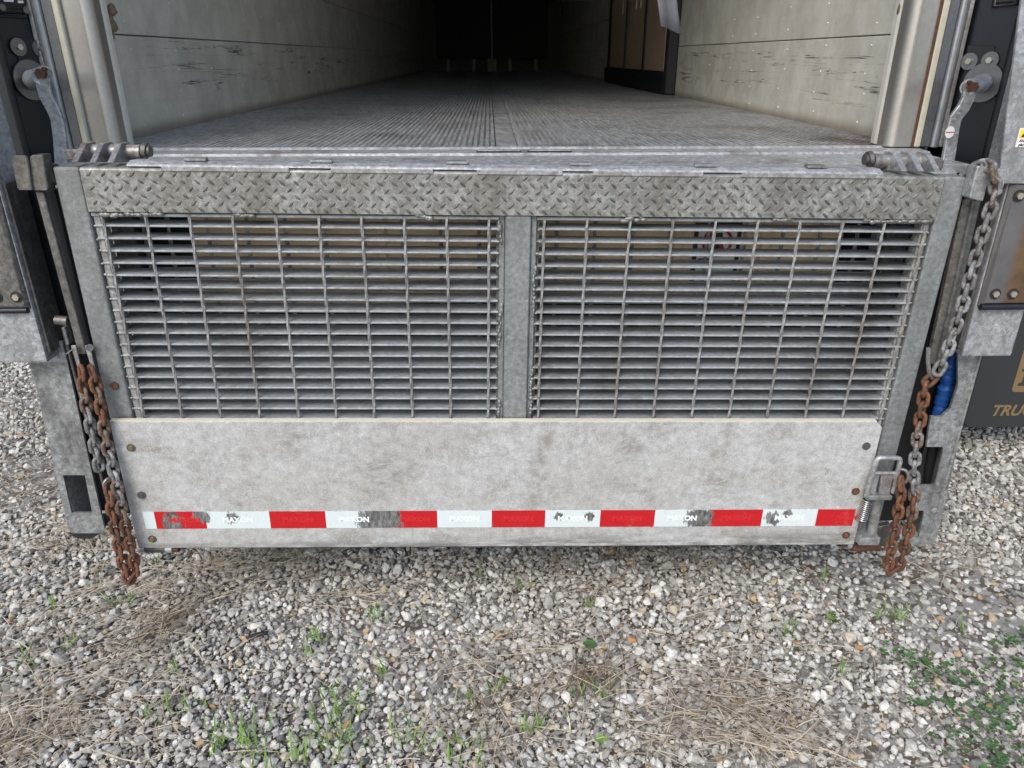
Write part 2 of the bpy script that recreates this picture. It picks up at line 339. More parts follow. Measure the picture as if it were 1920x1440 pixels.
# ================================================================== THE SETTING: ground
g = MB()
xs = [-150, -40, -12] + [(-8 + i) for i in range(1, 16)] + [12, 40, 150]; ys = [-150, -40, -12] + [(-6 + i) for i in range(1, 16)] + [14, 40, 150]
V = [(x, y, -.012 + .012 * (mnoise.noise(Vector((x * .5, y * .5, 0))) if abs(x) < 9 and abs(y) < 12 else 0)) for y in ys for x in xs]
nx = len(xs)
g.add(V, [(j * nx + i, j * nx + i + 1, (j + 1) * nx + i + 1, (j + 1) * nx + i) for j in range(len(ys) - 1) for i in range(nx - 1)])
tag(g.build('ground', M['soil']), kind='structure')

# ------------------------------------------------------------------ gravel (one heap of stones, nobody could count them)
def stone_shapes(n, sub, cuts):
    out = []
    for k in range(n):
        bm = bmesh.new(); bmesh.ops.create_icosphere(bm, subdivisions=sub, radius=1)
        pl = []
        for _ in range(cuts):
            d = NR.normal(size=3); d /= np.linalg.norm(d); pl.append((d, NR.uniform(.58, .86)))
        v = np.array([q.co[:] for q in bm.verts]); off = NR.uniform(0, 50, 3)
        for i in range(len(v)):
            p = v[i]
            for d, h in pl:
                e = p.dot(d) - h
                if e > 0: p = p - d * e * .95
            v[i] = p * (1 + .10 * mnoise.noise(Vector(p * 1.7 + off)))
        v *= np.array([NR.uniform(.85, 1.25), NR.uniform(.72, 1.0), NR.uniform(.50, .82)])
        out.append((v, np.array([[q.index for q in f.verts] for f in bm.faces]))); bm.free()
    return out
def chip_shapes(n, pts):
    out = []
    for k in range(n):
        p = NR.normal(size=(pts, 3)); p /= np.linalg.norm(p, axis=1)[:, None]; p *= NR.uniform(.80, 1.08, (pts, 1))
        p *= np.array([NR.uniform(.95, 1.3), NR.uniform(.75, 1.0), NR.uniform(.52, .85)])
        bm = bmesh.new()
        for q in p: bm.verts.new(q)
        r = bmesh.ops.convex_hull(bm, input=bm.verts); bmesh.ops.delete(bm, geom=[g_ for g_ in r['geom_interior'] if isinstance(g_, bmesh.types.BMVert)], context='VERTS')
        bmesh.ops.triangulate(bm, faces=bm.faces); bm.normal_update(); bm.verts.index_update()
        out.append((np.array([q.co[:] for q in bm.verts]), np.array([[q.index for q in f.verts] for f in bm.faces]))); bm.free()
    return out
def rot_mats(n, tilt):
    a = NR.uniform(0, 2 * np.pi, n); b = NR.normal(0, tilt, n); c = NR.normal(0, tilt, n)
    ca, sa, cb, sb, cc, sc = np.cos(a), np.sin(a), np.cos(b), np.sin(b), np.cos(c), np.sin(c); Z = np.zeros(n); O = np.ones(n)
    A = np.array([[ca, -sa, Z], [sa, ca, Z], [Z, Z, O]]).transpose(2, 0, 1); B = np.array([[cb, Z, sb], [Z, O, Z], [-sb, Z, cb]]).transpose(2, 0, 1)
    C_ = np.array([[O, Z, Z], [Z, cc, -sc], [Z, sc, cc]]).transpose(2, 0, 1)
    return A @ B @ C_
def scatter(shapes, P, rad, tilt):
    n = len(P); R = rot_mats(n, tilt); pick = NR.randint(0, len(shapes), n); VV = []; FF = []; o = 0
    for k, (v, f) in enumerate(shapes):
        ix = np.where(pick == k)[0]
        if not len(ix): continue
        w_ = np.einsum('nij,vj->nvi', R[ix], v) * rad[ix, None, None] + P[ix, None, :]
        VV.append(w_.reshape(-1, 3)); FF.append((f[None] + (np.arange(len(ix)) * len(v))[:, None, None] + o).reshape(-1, 3)); o += len(ix) * len(v)
    return np.concatenate(VV), np.concatenate(FF)
def np_mesh(name, V, F, mat, smooth=False):
    me = bpy.data.meshes.new(name); k = F.shape[1]; me.vertices.add(len(V)); me.vertices.foreach_set('co', V.astype(np.float32).ravel())
    me.loops.add(F.size); me.loops.foreach_set('vertex_index', F.astype(np.int32).ravel()); me.polygons.add(len(F))
    me.polygons.foreach_set('loop_start', (np.arange(len(F)) * k).astype(np.int32)); me.polygons.foreach_set('use_smooth', np.full(len(F), smooth))
    me.update(calc_edges=True); me.validate(); me.materials.append(mat); return me
def gz(x, y): return -.012 + .012 * 0
def layer(x0, x1, y0, y1, sp, zf, rmin, rmax, keep=1.0, big=0.0, inside=None):
    nx_, ny_ = int((x1 - x0) / sp), int((y1 - y0) / (sp * .87)); I, J = np.meshgrid(np.arange(nx_), np.arange(ny_))
    X = x0 + (I + .5 * (J % 2)) * sp + NR.normal(0, sp * .22, I.shape); Y = y0 + J * sp * .87 + NR.normal(0, sp * .22, I.shape)
    X, Y = X.ravel(), Y.ravel(); m = NR.rand(len(X)) < keep
    if inside is not None: m &= inside(X, Y)
    X, Y = X[m], Y[m]; r = rmin + (rmax - rmin) * NR.rand(len(X)) ** 1.7
    bg_ = NR.rand(len(X)) < big; r[bg_] *= NR.uniform(1.2, 1.7, bg_.sum())
    und = .010 * np.sin(X * 3.1 + np.sin(Y * 2.3)) * np.cos(Y * 3.7)
    return np.stack([X, Y, und - .012 + r * zf], 1), r
near_in = lambda X, Y: (np.abs(X) < 1.75 + .0 * Y) | (X > 0)
fine = chip_shapes(40, 24); coarse = chip_shapes(16, 12)
parts = []
NX0, NX1, NY0, NY1 = -1.75, 1.95, -.80, .75
a, ra = layer(NX0, NX1, NY0, NY1, .0205, .40, .0050, .0110, .9); b, rb = layer(NX0, NX1, NY0, NY1, .0202, 1.0, .0068, .0140, .93, .06)
parts.append(scatter(fine, np.concatenate([a, b]), np.concatenate([ra, rb]), .45))
c_, rc_ = layer(NX0, NX1, NY0, NY1, .0138, 1.2, .0028, .0058, .9)
out_in = lambda X, Y: ~((X > NX0) & (X < NX1) & (Y > NY0) & (Y < NY1))
a, ra = layer(-3.05, 3.05, -1.1, 2.6, .0232, .55, .010, .0165, 1.0, .05, out_in)
parts.append(scatter(coarse, a, ra, .45)); parts.append(scatter(coarse, c_, rc_, .5))
oV = 0; VV = []; FF = []
for v, f in parts: VV.append(v); FF.append(f + oV); oV += len(v)
tag(place(np_mesh('gravel', np.concatenate(VV), np.concatenate(FF), M['stone']), 'gravel'), kind='stuff')

# ------------------------------------------------------------------ straw, grass, clover
def blades(items, segs=4):
    """items: (x, y, z, heading, length, width, rise, bend, lift): thin three-sided tapering blades"""
    A = np.array(items); n = len(A); t = np.linspace(0, 1, segs + 1); V = np.zeros((n, segs + 1, 3, 3))
    x, y, z, h, L, wd, rise, bend, lift = A.T
    for i, q in enumerate(t):
        ang = h + bend * q; px = x + L * q * np.cos(h + bend * q * .5); py = y + L * q * np.sin(h + bend * q * .5)
        pz = z + rise * np.sin(q * np.pi * .5) + lift * np.sin(q * np.pi)
        tw = wd * (1 - .85 * q ** 2) * .5; sx, sy = -np.sin(ang), np.cos(ang)
        V[:, i, 0] = np.stack([px + sx * tw, py + sy * tw, pz], 1); V[:, i, 1] = np.stack([px - sx * tw, py - sy * tw, pz], 1); V[:, i, 2] = np.stack([px, py, pz + tw * .7], 1)
    F = []
    for i in range(segs):
        for j in range(3):
            a_, b_ = i * 3 + j, i * 3 + (j + 1) % 3; F.append((a_, b_, b_ + 3, a_ + 3))
    F = np.array(F); k = (segs + 1) * 3
    return V.reshape(-1, 3), (F[None] + (np.arange(n) * k)[:, None, None]).reshape(-1, 4)
straw, rot = [], []
def straw_patch(u, v, n, sx, sy, head, spread, L=(.05, .18), up=0.0, dst=None):
    p = PZ(u, v, 0)
    for _ in range(int(n * .33)):
        h = math.radians(head) + R_.gauss(0, spread); l = R_.uniform(*L)
        (dst if dst is not None else straw).append((p.x + R_.gauss(0, sx), p.y + R_.gauss(0, sy), R_.uniform(.004, .030), h + (math.pi if R_.random() < .5 else 0), l, R_.uniform(.0013, .0036), R_.uniform(-.006, .012) + up * R_.random() * l, R_.gauss(0, .35), R_.uniform(0, .012)))
for _ in range(1100):
    straw.append((R_.uniform(-2.4, 2.2), R_.uniform(-.75, .9), R_.uniform(.004, .026), R_.uniform(0, 6.28), R_.uniform(.03, .17), R_.uniform(.0014, .0036), R_.uniform(-.004, .01), R_.gauss(0, .4), R_.uniform(0, .01)))
for u, v, n, sx, sy, hd, sp in ((60, 900, 300, .22, .20, 20, .9), (40, 1050, 420, .20, .14, 25, .7), (60, 1180, 420, .16, .10, 30, .6), (60, 1300, 380, .14, .07, 55, .7), (40, 1400, 460, .10, .05, 60, .8), (200, 1150, 260, .14, .10, 35, .6), (190, 1010, 320, .13, .10, -25, .6),
        (310, 1175, 260, .055, .055, 50, .45), (230, 1290, 160, .10, .06, 20, .8), (300, 1110, 170, .10, .05, 20, .5), (420, 1070, 230, .10, .04, 35, .5), (560, 1045, 300, .12, .045, 25, .5), (470, 1100, 160, .10, .04, 30, .5), (360, 1250, 130, .10, .06, 10, .8), (250, 1390, 160, .10, .05, 10, .9),
        (690, 1130, 110, .07, .04, 15, .6), (880, 1060, 90, .07, .04, 60, .7), (1020, 1050, 170, .06, .05, 65, .5), (1110, 1110, 170, .09, .05, 45, .5), (1180, 1040, 160, .06, .03, 75, .5), (1290, 1060, 120, .08, .04, 40, .7), (860, 1240, 150, .14, .05, 175, .6), (1000, 1200, 170, .16, .05, 10, .6),
        (1120, 1280, 170, .07, .04, 40, .5), (900, 1350, 150, .10, .04, 35, .9), (960, 1390, 130, .10, .04, 20, .9), (1330, 1190, 170, .14, .05, 10, .5), (1340, 1290, 300, .13, .06, -15, .6), (1390, 1370, 330, .12, .05, -20, .7), (1260, 1390, 190, .10, .05, 30, .9), (1480, 1410, 200, .09, .04, -30, .7), (1760, 1060, 90, .10, .05, -20, .6), (1560, 1250, 60, .12, .05, -10, .8)):
    straw_patch(u, v, n, sx, sy, hd, sp)
for u, v, n, sx, sy, hd, sp in ((1110, 1285, 130, .035, .03, 70, .6), (310, 1180, 120, .04, .04, 50, .5), (190, 990, 160, .09, .07, -20, .6), (560, 1050, 120, .10, .04, 25, .5), (1180, 1030, 120, .06, .03, 75, .5), (40, 1410, 70, .07, .04, 75, .6), (30, 725, 260, .28, .25, 20, 1.2), (35, 800, 220, .18, .2, 40, 1.2), (60, 890, 160, .15, .12, -20, 1.0), (120, 940, 120, .10, .08, 10, 1.0), (950, 1340, 80, .06, .03, 20, .9), (1370, 1340, 120, .10, .05, -15, .6)):
    straw_patch(u, v, int(n * 1.7), sx * 1.1, sy * 1.1, hd, sp, (.04, .12), .30, rot)
tag(place(np_mesh('dry_grass', *blades(straw), M['straw']), 'dry_grass'), kind='stuff')
tag(place(np_mesh('rotted_grass', *blades(rot), M['straw_dark']), 'rotted_grass'), kind='stuff')
gr = []
for u, v, n, r, hgt in ((320, 1325, 9, .016, .05), (440, 1372, 26, .035, .06), (470, 1400, 22, .03, .06), (560, 1405, 20, .03, .055), (620, 1310, 20, .030, .05), (655, 1335, 22, .03, .055), (640, 1385, 24, .025, .06), (690, 1410, 20, .035, .05), (590, 1200, 16, .020, .05), (585, 1222, 6, .012, .04), (704, 1160, 12, .016, .06), (710, 1265, 10, .014, .05), (870, 1420, 26, .035, .05), (760, 1385, 14, .02, .05), (800, 1400, 16, .025, .045), (935, 1285, 12, .014, .05), (925, 1300, 8, .012, .04), (880, 1312, 6, .010, .04), (1010, 1370, 10, .015, .04), (980, 1370, 8, .012, .04),
        (1655, 1150, 18, .024, .055), (1690, 1160, 8, .012, .05), (1478, 1185, 9, .014, .06), (1580, 1262, 7, .010, .07), (105, 1140, 8, .010, .04), (130, 1215, 8, .010, .04), (60, 1235, 9, .02, .04), (170, 1100, 5, .006, .03), (295, 1055, 6, .010, .04), (230, 1130, 8, .012, .04), (250, 1130, 5, .010, .04), (205, 1135, 5, .010, .04), (400, 1395, 12, .02, .05), (320, 1260, 6, .01, .035), (280, 1345, 8, .012, .045), (350, 1330, 12, .014, .055), (1085, 1300, 9, .012, .05), (1130, 1305, 7, .012, .05), (1815, 1190, 5, .01, .05), (980, 1105, 6, .01, .04), (1100, 1135, 8, .012, .03), (510, 1440, 20, .04, .06), (900, 1080, 5, .008, .03), (1540, 1080, 7, .010, .05)):
    p = PZ(u, v, .01)
    for _ in range(n):
        l = hgt * R_.uniform(.5, 1.25); h = R_.uniform(0, 6.28)
        gr.append((p.x + R_.gauss(0, r), p.y + R_.gauss(0, r), .008, h, l * R_.uniform(.25, .8), R_.uniform(.0026, .0056), l * R_.uniform(.4, .95), R_.gauss(0, .4), R_.uniform(0, .006)))
tag(place(np_mesh('green_grass', *blades(gr), M['grass']), 'green_grass'), kind='stuff')
def leaflet(mb, c, h, L, W, tilt):
    d = Vector((math.cos(h), math.sin(h), tilt)); s_ = Vector((-math.sin(h), math.cos(h), 0)); up = Vector((0, 0, .0025))
    P = [c, c + d * L * .45 + s_ * W * .5, c + d * L * .9 + s_ * W * .36, c + d * L * .93, c + d * L * .9 - s_ * W * .36, c + d * L * .45 - s_ * W * .5, c + d * L * .5 - up]
    mb.add(P, [(0, 6, 1), (1, 6, 2), (2, 6, 3), (3, 6, 4), (4, 6, 5), (5, 6, 0)], True)
cl = MB()
for u, v, n, sx, sy in ((1890, 1235, 55, .05, .035), (1850, 1270, 60, .07, .035), (1885, 1325, 85, .055, .035), (1860, 1345, 70, .07, .03), (1880, 1395, 80, .06, .03), (1720, 1235, 45, .05, .02), (1740, 1250, 45, .045, .02), (1725, 1317, 22, .02, .012), (1780, 1280, 35, .05, .02), (1775, 1320, 18, .04, .02), (1870, 1430, 60, .06, .03), (1665, 1225, 20, .03, .02), (1560, 1163, 10, .012, .008), (1770, 1390, 12, .03, .02), (1910, 1200, 40, .04, .03)):
    p = PZ(u, v, .02)
    for _ in range(int(n * .30)):
        c = Vector((p.x + R_.gauss(0, sx), p.y + R_.gauss(0, sy), R_.uniform(.018, .045))); h0 = R_.uniform(0, 6.28); L = R_.uniform(.007, .0145)
        for q in range(3): leaflet(cl, c, h0 + q * 2.094 + R_.gauss(0, .15), L, L * .95, R_.uniform(-.15, .35))
tag(cl.build('clover', M['clover']), kind='stuff')
def weed(u, v, label, n, L, mat='clover'):
    p = PZ(u, v, .015); t = thing('weed', label, 'weed', p)
    for i in range(n):
        mb = MB(); leaflet(mb, Vector((0, 0, .01)), i * 6.283 / n + R_.gauss(0, .2), L * R_.uniform(.8, 1.2), L * .8, R_.uniform(.1, .5)); mb.build('leaf', M[mat], t)
    MB().tube([(0, 0, -.02), (0, 0, .011)], .0015, 5).build('stem', M[mat], t)
weed(1107, 1215, 'dark green broad leaved weed alone in the gravel below the middle of the gate', 6, .022)
weed(1128, 1392, 'small oval leaved weed at the lower edge among grey stones', 4, .018, 'grass')
weed(1557, 1165, 'pale green rosette weed in bare gravel below the latch', 6, .013, 'grass')

def single_stone(u, v, r, sc, rot_z, label, col, name='stone'):
    p = PZ(u, v, .012); v_, f_ = stone_shapes(1, 3, 12)[0]
    mb = MB(); mb.add([Vector(q) * r for q in (v_ / np.abs(v_).max(0)) * np.array(sc)], [tuple(q) for q in f_])
    o = mb.build(name, col); o.matrix_world = T(p) @ Matrix.Rotation(rot_z, 4, 'Z'); tag(o, label, 'stone' if name == 'stone' else 'bark')
k = NT('white_stone'); M['stone_white'] = k.done(k.mul((.60, .60, .585), k.mix(k.noise(60, 7, .7), .8, 1.15)), .8, 0, k.noise(150, 6, .7), .5, .0015)
k = NT('orange_stone'); M['stone_orange'] = k.done(k.mul((.42, .22, .10), k.mix(k.noise(60, 7, .7), .8, 1.15)), .8, 0, k.noise(150, 6, .7), .5, .0015)
single_stone(1172, 1309, .026, (1, .62, .5), -.15, 'large flat white stone beside a dark straw tuft, longest stone in the gravel', M['stone_white'])
single_stone(1202, 1313, .015, (1, .8, .7), .5, 'blue grey rounded stone just beside the long flat white stone', M['stone'])
single_stone(1612, 1214, .013, (1, .7, .6), -.4, 'orange brown pebble lying among grey gravel', M['stone_orange'])
single_stone(1185, 1200, .016, (1, .7, .6), -.3, 'yellow stained oval stone near the broad leaved weed', M['stone_orange'])
for u, v, rz, lb in ((172, 1208, .35, 'thin black bark scrap upper one of two on the straw side'), (196, 1303, .45, 'thicker black bark scrap lower one of two on the straw side'), (482, 1190, .3, 'black bark scrap in the gravel right of the straw tuft')):
    single_stone(u, v, .034, (1, .26, .16), rz, lb, M['bark'], 'bark_scrap')

# ================================================================== TRAILER
X0 = -.015; FZ = 1.30; LEN = 13.2
tr = thing('trailer', 'open white lined box trailer with ribbed metal floor behind the gate', 'trailer', (X0, .5, 0)); A = Rel(tr)
# floor boards: extruded ribs, all ribs of a board in its mesh, eight boards and the centre gutter
def floor_board(x0, x1, nr):
    mb = MB(); pr = []; wd = (x1 - x0 - .004) / nr
    for i in range(nr):
        xa = x0 + .002 + i * wd; pr += [(xa, -.013), (xa + wd * .34, -.013), (xa + wd * .42, 0), (xa + wd * .92, 0)]
    pr += [(x1 - .002, -.013), (x1 - .002, -.03), (x0 + .002, -.03)]
    Y0, Y1 = .57, LEN; n = len(pr)
    Vv = [(p[0], y, FZ + p[1]) for y in (Y0, Y1) for p in pr]
    mb.add(Vv, [tuple(range(n)), tuple(range(2 * n - 1, n - 1, -1))] + [(i, n + i, n + (i + 1) % n, (i + 1) % n) for i in range(n)]); return mb
edges = [-1.26, -.93, -.62, -.32, -.035]
for a_, b_ in zip(edges[:-1], edges[1:]):
    A.part(floor_board(X0 + a_, X0 + b_, 15), 'floor_board', M['floor']); A.part(floor_board(X0 - b_ , X0 - a_, 15), 'floor_board', M['floor'])
A.part(MB().box(X0 - .034, X0 + .034, .57, LEN, FZ - .03, FZ - .012), 'floor_gutter', M['floor'])
A.part(MB().box(X0 - 1.30, X0 + 1.30, .42, LEN + .1, 1.10, FZ - .031), 'underfloor', M['dark'])
for i in range(8):
    A.part(MB().box(X0 - 1.2, X0 + 1.2, .9 + i * 1.5, .95 + i * 1.5, 1.0, 1.099), 'cross_member', M['dark'])
# side walls: lined boards, bare outer skin, roof, far end
seam = [FZ - .02, 1.618, 1.93, 2.3, 2.8, 3.4, 3.98]
for s in (-1, 1):
    for z0, z1 in zip(seam[:-1], seam[1:]):
        wx = X0 + s * 1.272
        A.part(MB().box(min(wx, wx + s * .02), max(wx, wx + s * .02), .81, LEN, z0 + .002, z1 - .002), 'wall_panel', M['wall'], bevel=.002)
    A.part(MB().box(*sorted((X0 + s * 1.294, X0 + s * 1.315)), .62, LEN + .1, 1.10, 4.05), 'outer_skin', M['runner'])
    rv = MB()
    for yy in np.arange(1.0, 7, .41):
        for zz in (1.34, 1.42, 1.50, 1.58, 1.66, 1.74, 1.9): rv.ball((X0 + s * 1.271, yy + R_.uniform(-.03, .03), zz + R_.uniform(-.012, .012)), .0045, 1, (.6, 1, 1))
    tag(A.part(rv, 'rivets', M['foam']), kind='stuff')
A.part(MB().box(X0 - 1.315, X0 + 1.315, .45, LEN + .1, 4.051, 4.12), 'roof', M['roof'])
A.part(MB().box(X0 - 1.293, X0 + 1.293, LEN, LEN + .08, 1.271, 4.05), 'front_wall', M['roof'])
# far end fittings: dark return air bulkhead standing on legs
fb = A.part(MB().box(X0 - 1.0, X0 + 1.0, LEN - .3, LEN - .01, 1.52, 3.3), 'air_bulkhead', M['dark'])
A.part(MB().box(X0 - .012, X0 + .012, LEN - .33, LEN - .301, FZ + .005, 3.3), 'bulkhead_post', M['black'])
for s in (-1, 1):
    for xx in (.05, .33, .8): A.part(MB().box(X0 + s * xx - .03, X0 + s * xx + .03, LEN - .28, LEN - .2, FZ + .005, 1.52), 'bulkhead_leg', M['black'])
# rear frame, swept vertical sections on both sides
ZT = 4.0
for s in (-1, 1):
    q = lambda *pp: [(X0 + s * p[0], p[1], FZ + .004) for p in pp]
    up = (0, 0, ZT - FZ)
    jp = [(1.211, .512), (1.164, .512)] + [(1.164 - .028 * math.sin(a), .540 - .028 * math.cos(a)) for a in np.linspace(.15, math.pi / 2, 9)] + [(1.136, .575), (1.211, .62)]
    A.part(MB().prism(q(*jp), up), 'jamb', M['post'], bevel=.0)
    A.part(MB().prism(q((1.213, .498), (1.231, .498), (1.231, .6), (1.213, .6)), up), 'seal_strip', M['seal'], bevel=.003)
    A.part(MB().prism(q((1.139, .576), (1.160, .590), (1.274, .800), (1.262, .808), (1.148, .64), (1.139, .60)), up), 'foam_edge', M['foam'])
    A.part(MB().prism(q((1.233, .505), (1.262, .505), (1.262, .6), (1.233, .6)), up), 'rear_post', M['darkalu'], bevel=.002)
    bp = [(1.2755 + .0125 * math.sin(a), .508 - .0125 * math.cos(a)) for a in np.linspace(0, 2 * math.pi, 15)[:-1]]
    A.part(MB().prism(q(*bp), up), 'post_bead', M['alu'])
    A.part(MB().prism(q((1.2885, .500), (1.300, .500), (1.300, .6), (1.2885, .6)), up), 'post_edge', M['weld'], bevel=.002)
    if s > 0:
        k_ = 'dark_rust'; A.part(MB().prism([(X0 + p[0], p[1], FZ + .004) for p in ((1.2085, .511), (1.2125, .502), (1.2125, .511))], up), 'rust_seam', M['rust2'])
    # crumbs of broken foam in the corner
    for i, (zz, rr) in enumerate(((1.66, .016), (1.64, .013), (1.615, .018), (1.595, .014), (1.68, .010))):
        mb = MB(); mb.ball(PY((209 if s < 0 else 1690) + R_.uniform(-3, 3), 18 + i * 15, .66 if s < 0 else .60), rr * .9, 2, (.8, .8, 1.2))
        mb.v = [tuple(Vector(p) * 1.0 + Vector((mnoise.noise(Vector(p) * 90), mnoise.noise(Vector(p) * 91 + Vector((3, 3, 3))), 0)) * .006) for p in mb.v]
        A.part(mb, 'foam_crumb', M['foam_brown'])
# sill from the floor edge out to the gate
A.part(MB().prism([(X0 - 1.232, p[0], p[1]) for p in ((.569, FZ + .003), (.545, FZ + .004), (.535, FZ - .004), (.515, FZ - .004), (.505, FZ + .001), (.44, FZ - .002), (.435, FZ - .03), (.569, FZ - .03))], (2.464, 0, 0)), 'threshold', M['sill'], bevel=.0015)
sp_ = A.part(MB().box(X0 - 1.215, X0 + 1.215, .205, .433, FZ - .03, FZ - .008), 'sill_plate', M['sill'], bevel=.002)
for xa in (-.092, .055):
    A.part(MB().box(X0 + xa, X0 + xa + .128, .446, .462, FZ - .006, FZ + .0025), 'sill_slot', M['dark'])
    A.part(MB().box(X0 + xa + .003, X0 + xa + .125, .449, .459, FZ - .006, FZ + .0045), 'slot_insert', M['sill'])
A.part(MB().prism([(X0 - 1.10, p[0], p[1]) for p in ((.203, FZ - .012), (.175, FZ - .004), (.10, FZ - .001), (.075, FZ - .010), (.075, FZ - .04), (.203, FZ - .04))], (2.2, 0, 0)), 'rollover_bar', M['runner'], bevel=.003)
A.part(MB().box(X0 - 1.215, X0 + 1.215, .33, .43, 1.12, FZ - .031), 'rear_sill_beam', M['dark'])
def lump_mesh(L=.0205, W=.0076, H=.0017):
    P = [(-L / 2, 0, 0), (0, -W / 2, 0), (L / 2, 0, 0), (0, W / 2, 0), (-L * .27, -W * .36, 0), (L * .27, -W * .36, 0), (L * .27, W * .36, 0), (-L * .27, W * .36, 0), (-L * .22, 0, H), (L * .22, 0, H), (0, -W * .2, H), (0, W * .2, H)]
    F = [(0, 4, 8), (4, 1, 10, 8), (1, 5, 9, 10), (5, 2, 9), (2, 6, 9), (6, 3, 11, 9), (3, 7, 8, 11), (7, 0, 8), (8, 10, 9, 11)]
    return P, F
LP, LF = lump_mesh()
tp = MB()
for j in range(5):
    for i in range(74):
        x = X0 - 1.19 + i * .0325 + (.016 if j % 2 else 0); y = .233 + j * .040
        m_ = T((x, y, FZ - .008)) @ Matrix.Rotation(math.radians(45 if j % 2 else -45) + R_.gauss(0, .06), 4, 'Z')
        tp.add([m_ @ Vector((p[0] * 1.3, p[1] * 1.3, p[2] * .8)) for p in LP], LF)
tag(tp.build('tread_pattern', M['sill'], sp_), kind='stuff')
# black corner covers: slanted faces with recess, bolts on washers
def cover_frame(s):
    a_ = PY(80, 150, .50) if s < 0 else PY(1802, 150, .50); b_ = PY(14, 150, .405) if s < 0 else PY(1884, 150, .405)
    A_ = Vector((a_.x, .50, 0)); B_ = Vector((b_.x, .405, 0)); t = (B_ - A_).normalized(); n = Vector((t.y, -t.x, 0)) 
    if n.y > 0: n = -n
    return A_, B_, t, n
def on_cover(s, u, v, lift=0.0):
    A_, B_, t, n = cover_frame(s); d = Vector(_ray(u, v)); c = Vector(CAM); k_ = (A_ + n * lift - c).dot(n) / d.dot(n); return c + d * k_
for s in (-1, 1):
    A_, B_, t, n = cover_frame(s)
    ctr = (A_ + B_) / 2
    V_ = [A_, B_, B_ + Vector((s * .06, .01, 0)), B_ + Vector((s * .06, .2, 0)), A_ + Vector((0, .10, 0))]
    A.part(MB().prism([Vector((p.x, p.y, 1.05)) for p in V_], (0, 0, 2.95)), 'corner_cover', M['black'], bevel=.008, seg=3)
    A.part(MB().tube([Vector((B_.x, B_.y - .004, z)) for z in np.linspace(1.2, 3.9, 14)], .0125, 12), 'cover_rib', M['black'])
    pu = ((22, 70), (88, 70), (95, 118), (35, 118)) if s < 0 else ((1815, 85), (1866, 85), (1862, 130), (1808, 130))
    A.part(MB().prism([on_cover(s, u, v, .0005) for u, v in pu], n * .003), 'bolt_pad', M['rubber'], bevel=.002)
    for u, v in (((33, 88), (74, 91)) if s < 0 else ((1818, 115), (1857, 113))):
        c = on_cover(s, u, v, .004)
        A.part(MB().cyl(c, c + n * .004, .0225, 24), 'washer', M['washer'], bevel=.001)
        A.part(MB().cyl(c + n * .004, c + n * .012, .0085, 6), 'bolt_head', M['chrome'], bevel=.001)
    ru = ((-8, 30), (46, 32), (40, -60), (-22, -60)) if s < 0 else ((1864, 12), (1905, 8), (1916, -80), (1876, -80))
    rim = [on_cover(s, u, v, .003) for u, v in ru]
    A.part(MB().tube(rim, .0065, 8, True), 'socket_rim', M['black'])
    cm = sum(rim, Vector()) / 4
    A.part(MB().prism([p.lerp(cm, .12) for p in rim], n * .004), 'socket_body', M['rubber'], bevel=.002)
    if s < 0:
        for pu in (((6, -2), (24, -1), (24, 4), (7, 3)), ((33, 1), (42, 1), (43, 6), (34, 6))):
            A.part(MB().prism([on_cover(s, u, v, .0075) for u, v in pu], n * .003), 'pale_tab', M['sign_white'])
        for u, v in ((3, 14), (47, 19)):
            c = on_cover(s, u, v, .0072); A.part(MB().cyl(c, c + n * .005, .0085, 12), 'socket_screw', M['washer'], bevel=.001)
        for v in (12, 19, 26):
            A.part(MB().prism([on_cover(s, u, v_, .0072) for u, v_ in ((8, v), (43, v + 2), (43, v + 4), (8, v + 2))], n * .004), 'socket_ridge', M['rubber'])
# tan back plate seen through both gratings, with the safety decal
rp = A.part(MB().box(X0 - .86, X0 + .92, .235, .255, .915, 1.255), 'rear_plate', M['tan'], bevel=.002)
for xx in (-.62, -.35, -.08, .33, .46, .70):
    A.part(MB().box(X0 + xx - .012, X0 + xx + .012, .222, .234, .93, 1.25), 'plate_rib', M['tan'], bevel=.003)
A.part(MB().box(X0 - 1.06, X0 - .866, .235, .25, .915, 1.255), 'shade_filler', M['dark']); A.part(MB().box(X0 + .926, X0 + 1.08, .235, .25, .915, 1.255), 'shade_filler', M['dark'])  # dark sheets added at both ends of the plate in place of shade
sx0, sx1 = .500, .606
A.part(MB().box(sx0 - .012, sx1 + .012, .2295, .2325, .975, 1.137), 'decal_border', M['black_print'])
A.part(MB().box(sx0, sx1, .2275, .2293, .975, 1.133), 'decal_sheet', M['sign_white'])
cc = Vector(((sx0 + sx1) / 2, .226, 1.085))
A.part(MB().tube([cc + Vector((math.cos(a) * .038, 0, math.sin(a) * .038)) for a in np.linspace(0, 2 * math.pi, 33)[:-1]], .0042, 6, True), 'prohibition_ring', M['red_print'])
A.part(MB().box(-.034, .034, -.002, .0015, -.0035, .0035, T(cc) @ Matrix.Rotation(math.radians(45), 4, 'Y')), 'prohibition_bar', M['red_print'])
A.part(MB().prism([cc + Vector(p) for p in ((-.020, .0012, .026), (.012, .0012, .026), (.016, .0012, .0), (.02, .0012, -.024), (-.022, .0012, -.024), (-.006, .0012, .0))], (0, -.0008, 0)), 'figure_print', M['black_print'])
A.part(MB().box(sx0 + .004, sx0 + .045, .2262, .2272, 1.032, 1.040), 'caption_bar', M['black_print'])
me = text_mesh('WARNING IN RESULT', .0105, M['black_print'], .0002)
o = place(me, 'lettering', tr, A.off @ T(((sx0 + sx1) / 2, .2268, .999)) @ FACE)

A.part(MB().box(X0 - 1.08, X0 + 1.08, .40, .46, .30, .90), 'added_shade_sheet', M['dark'], bevel=.01)  # added dark sheet, hides lit gravel below the trailer and stands for shade
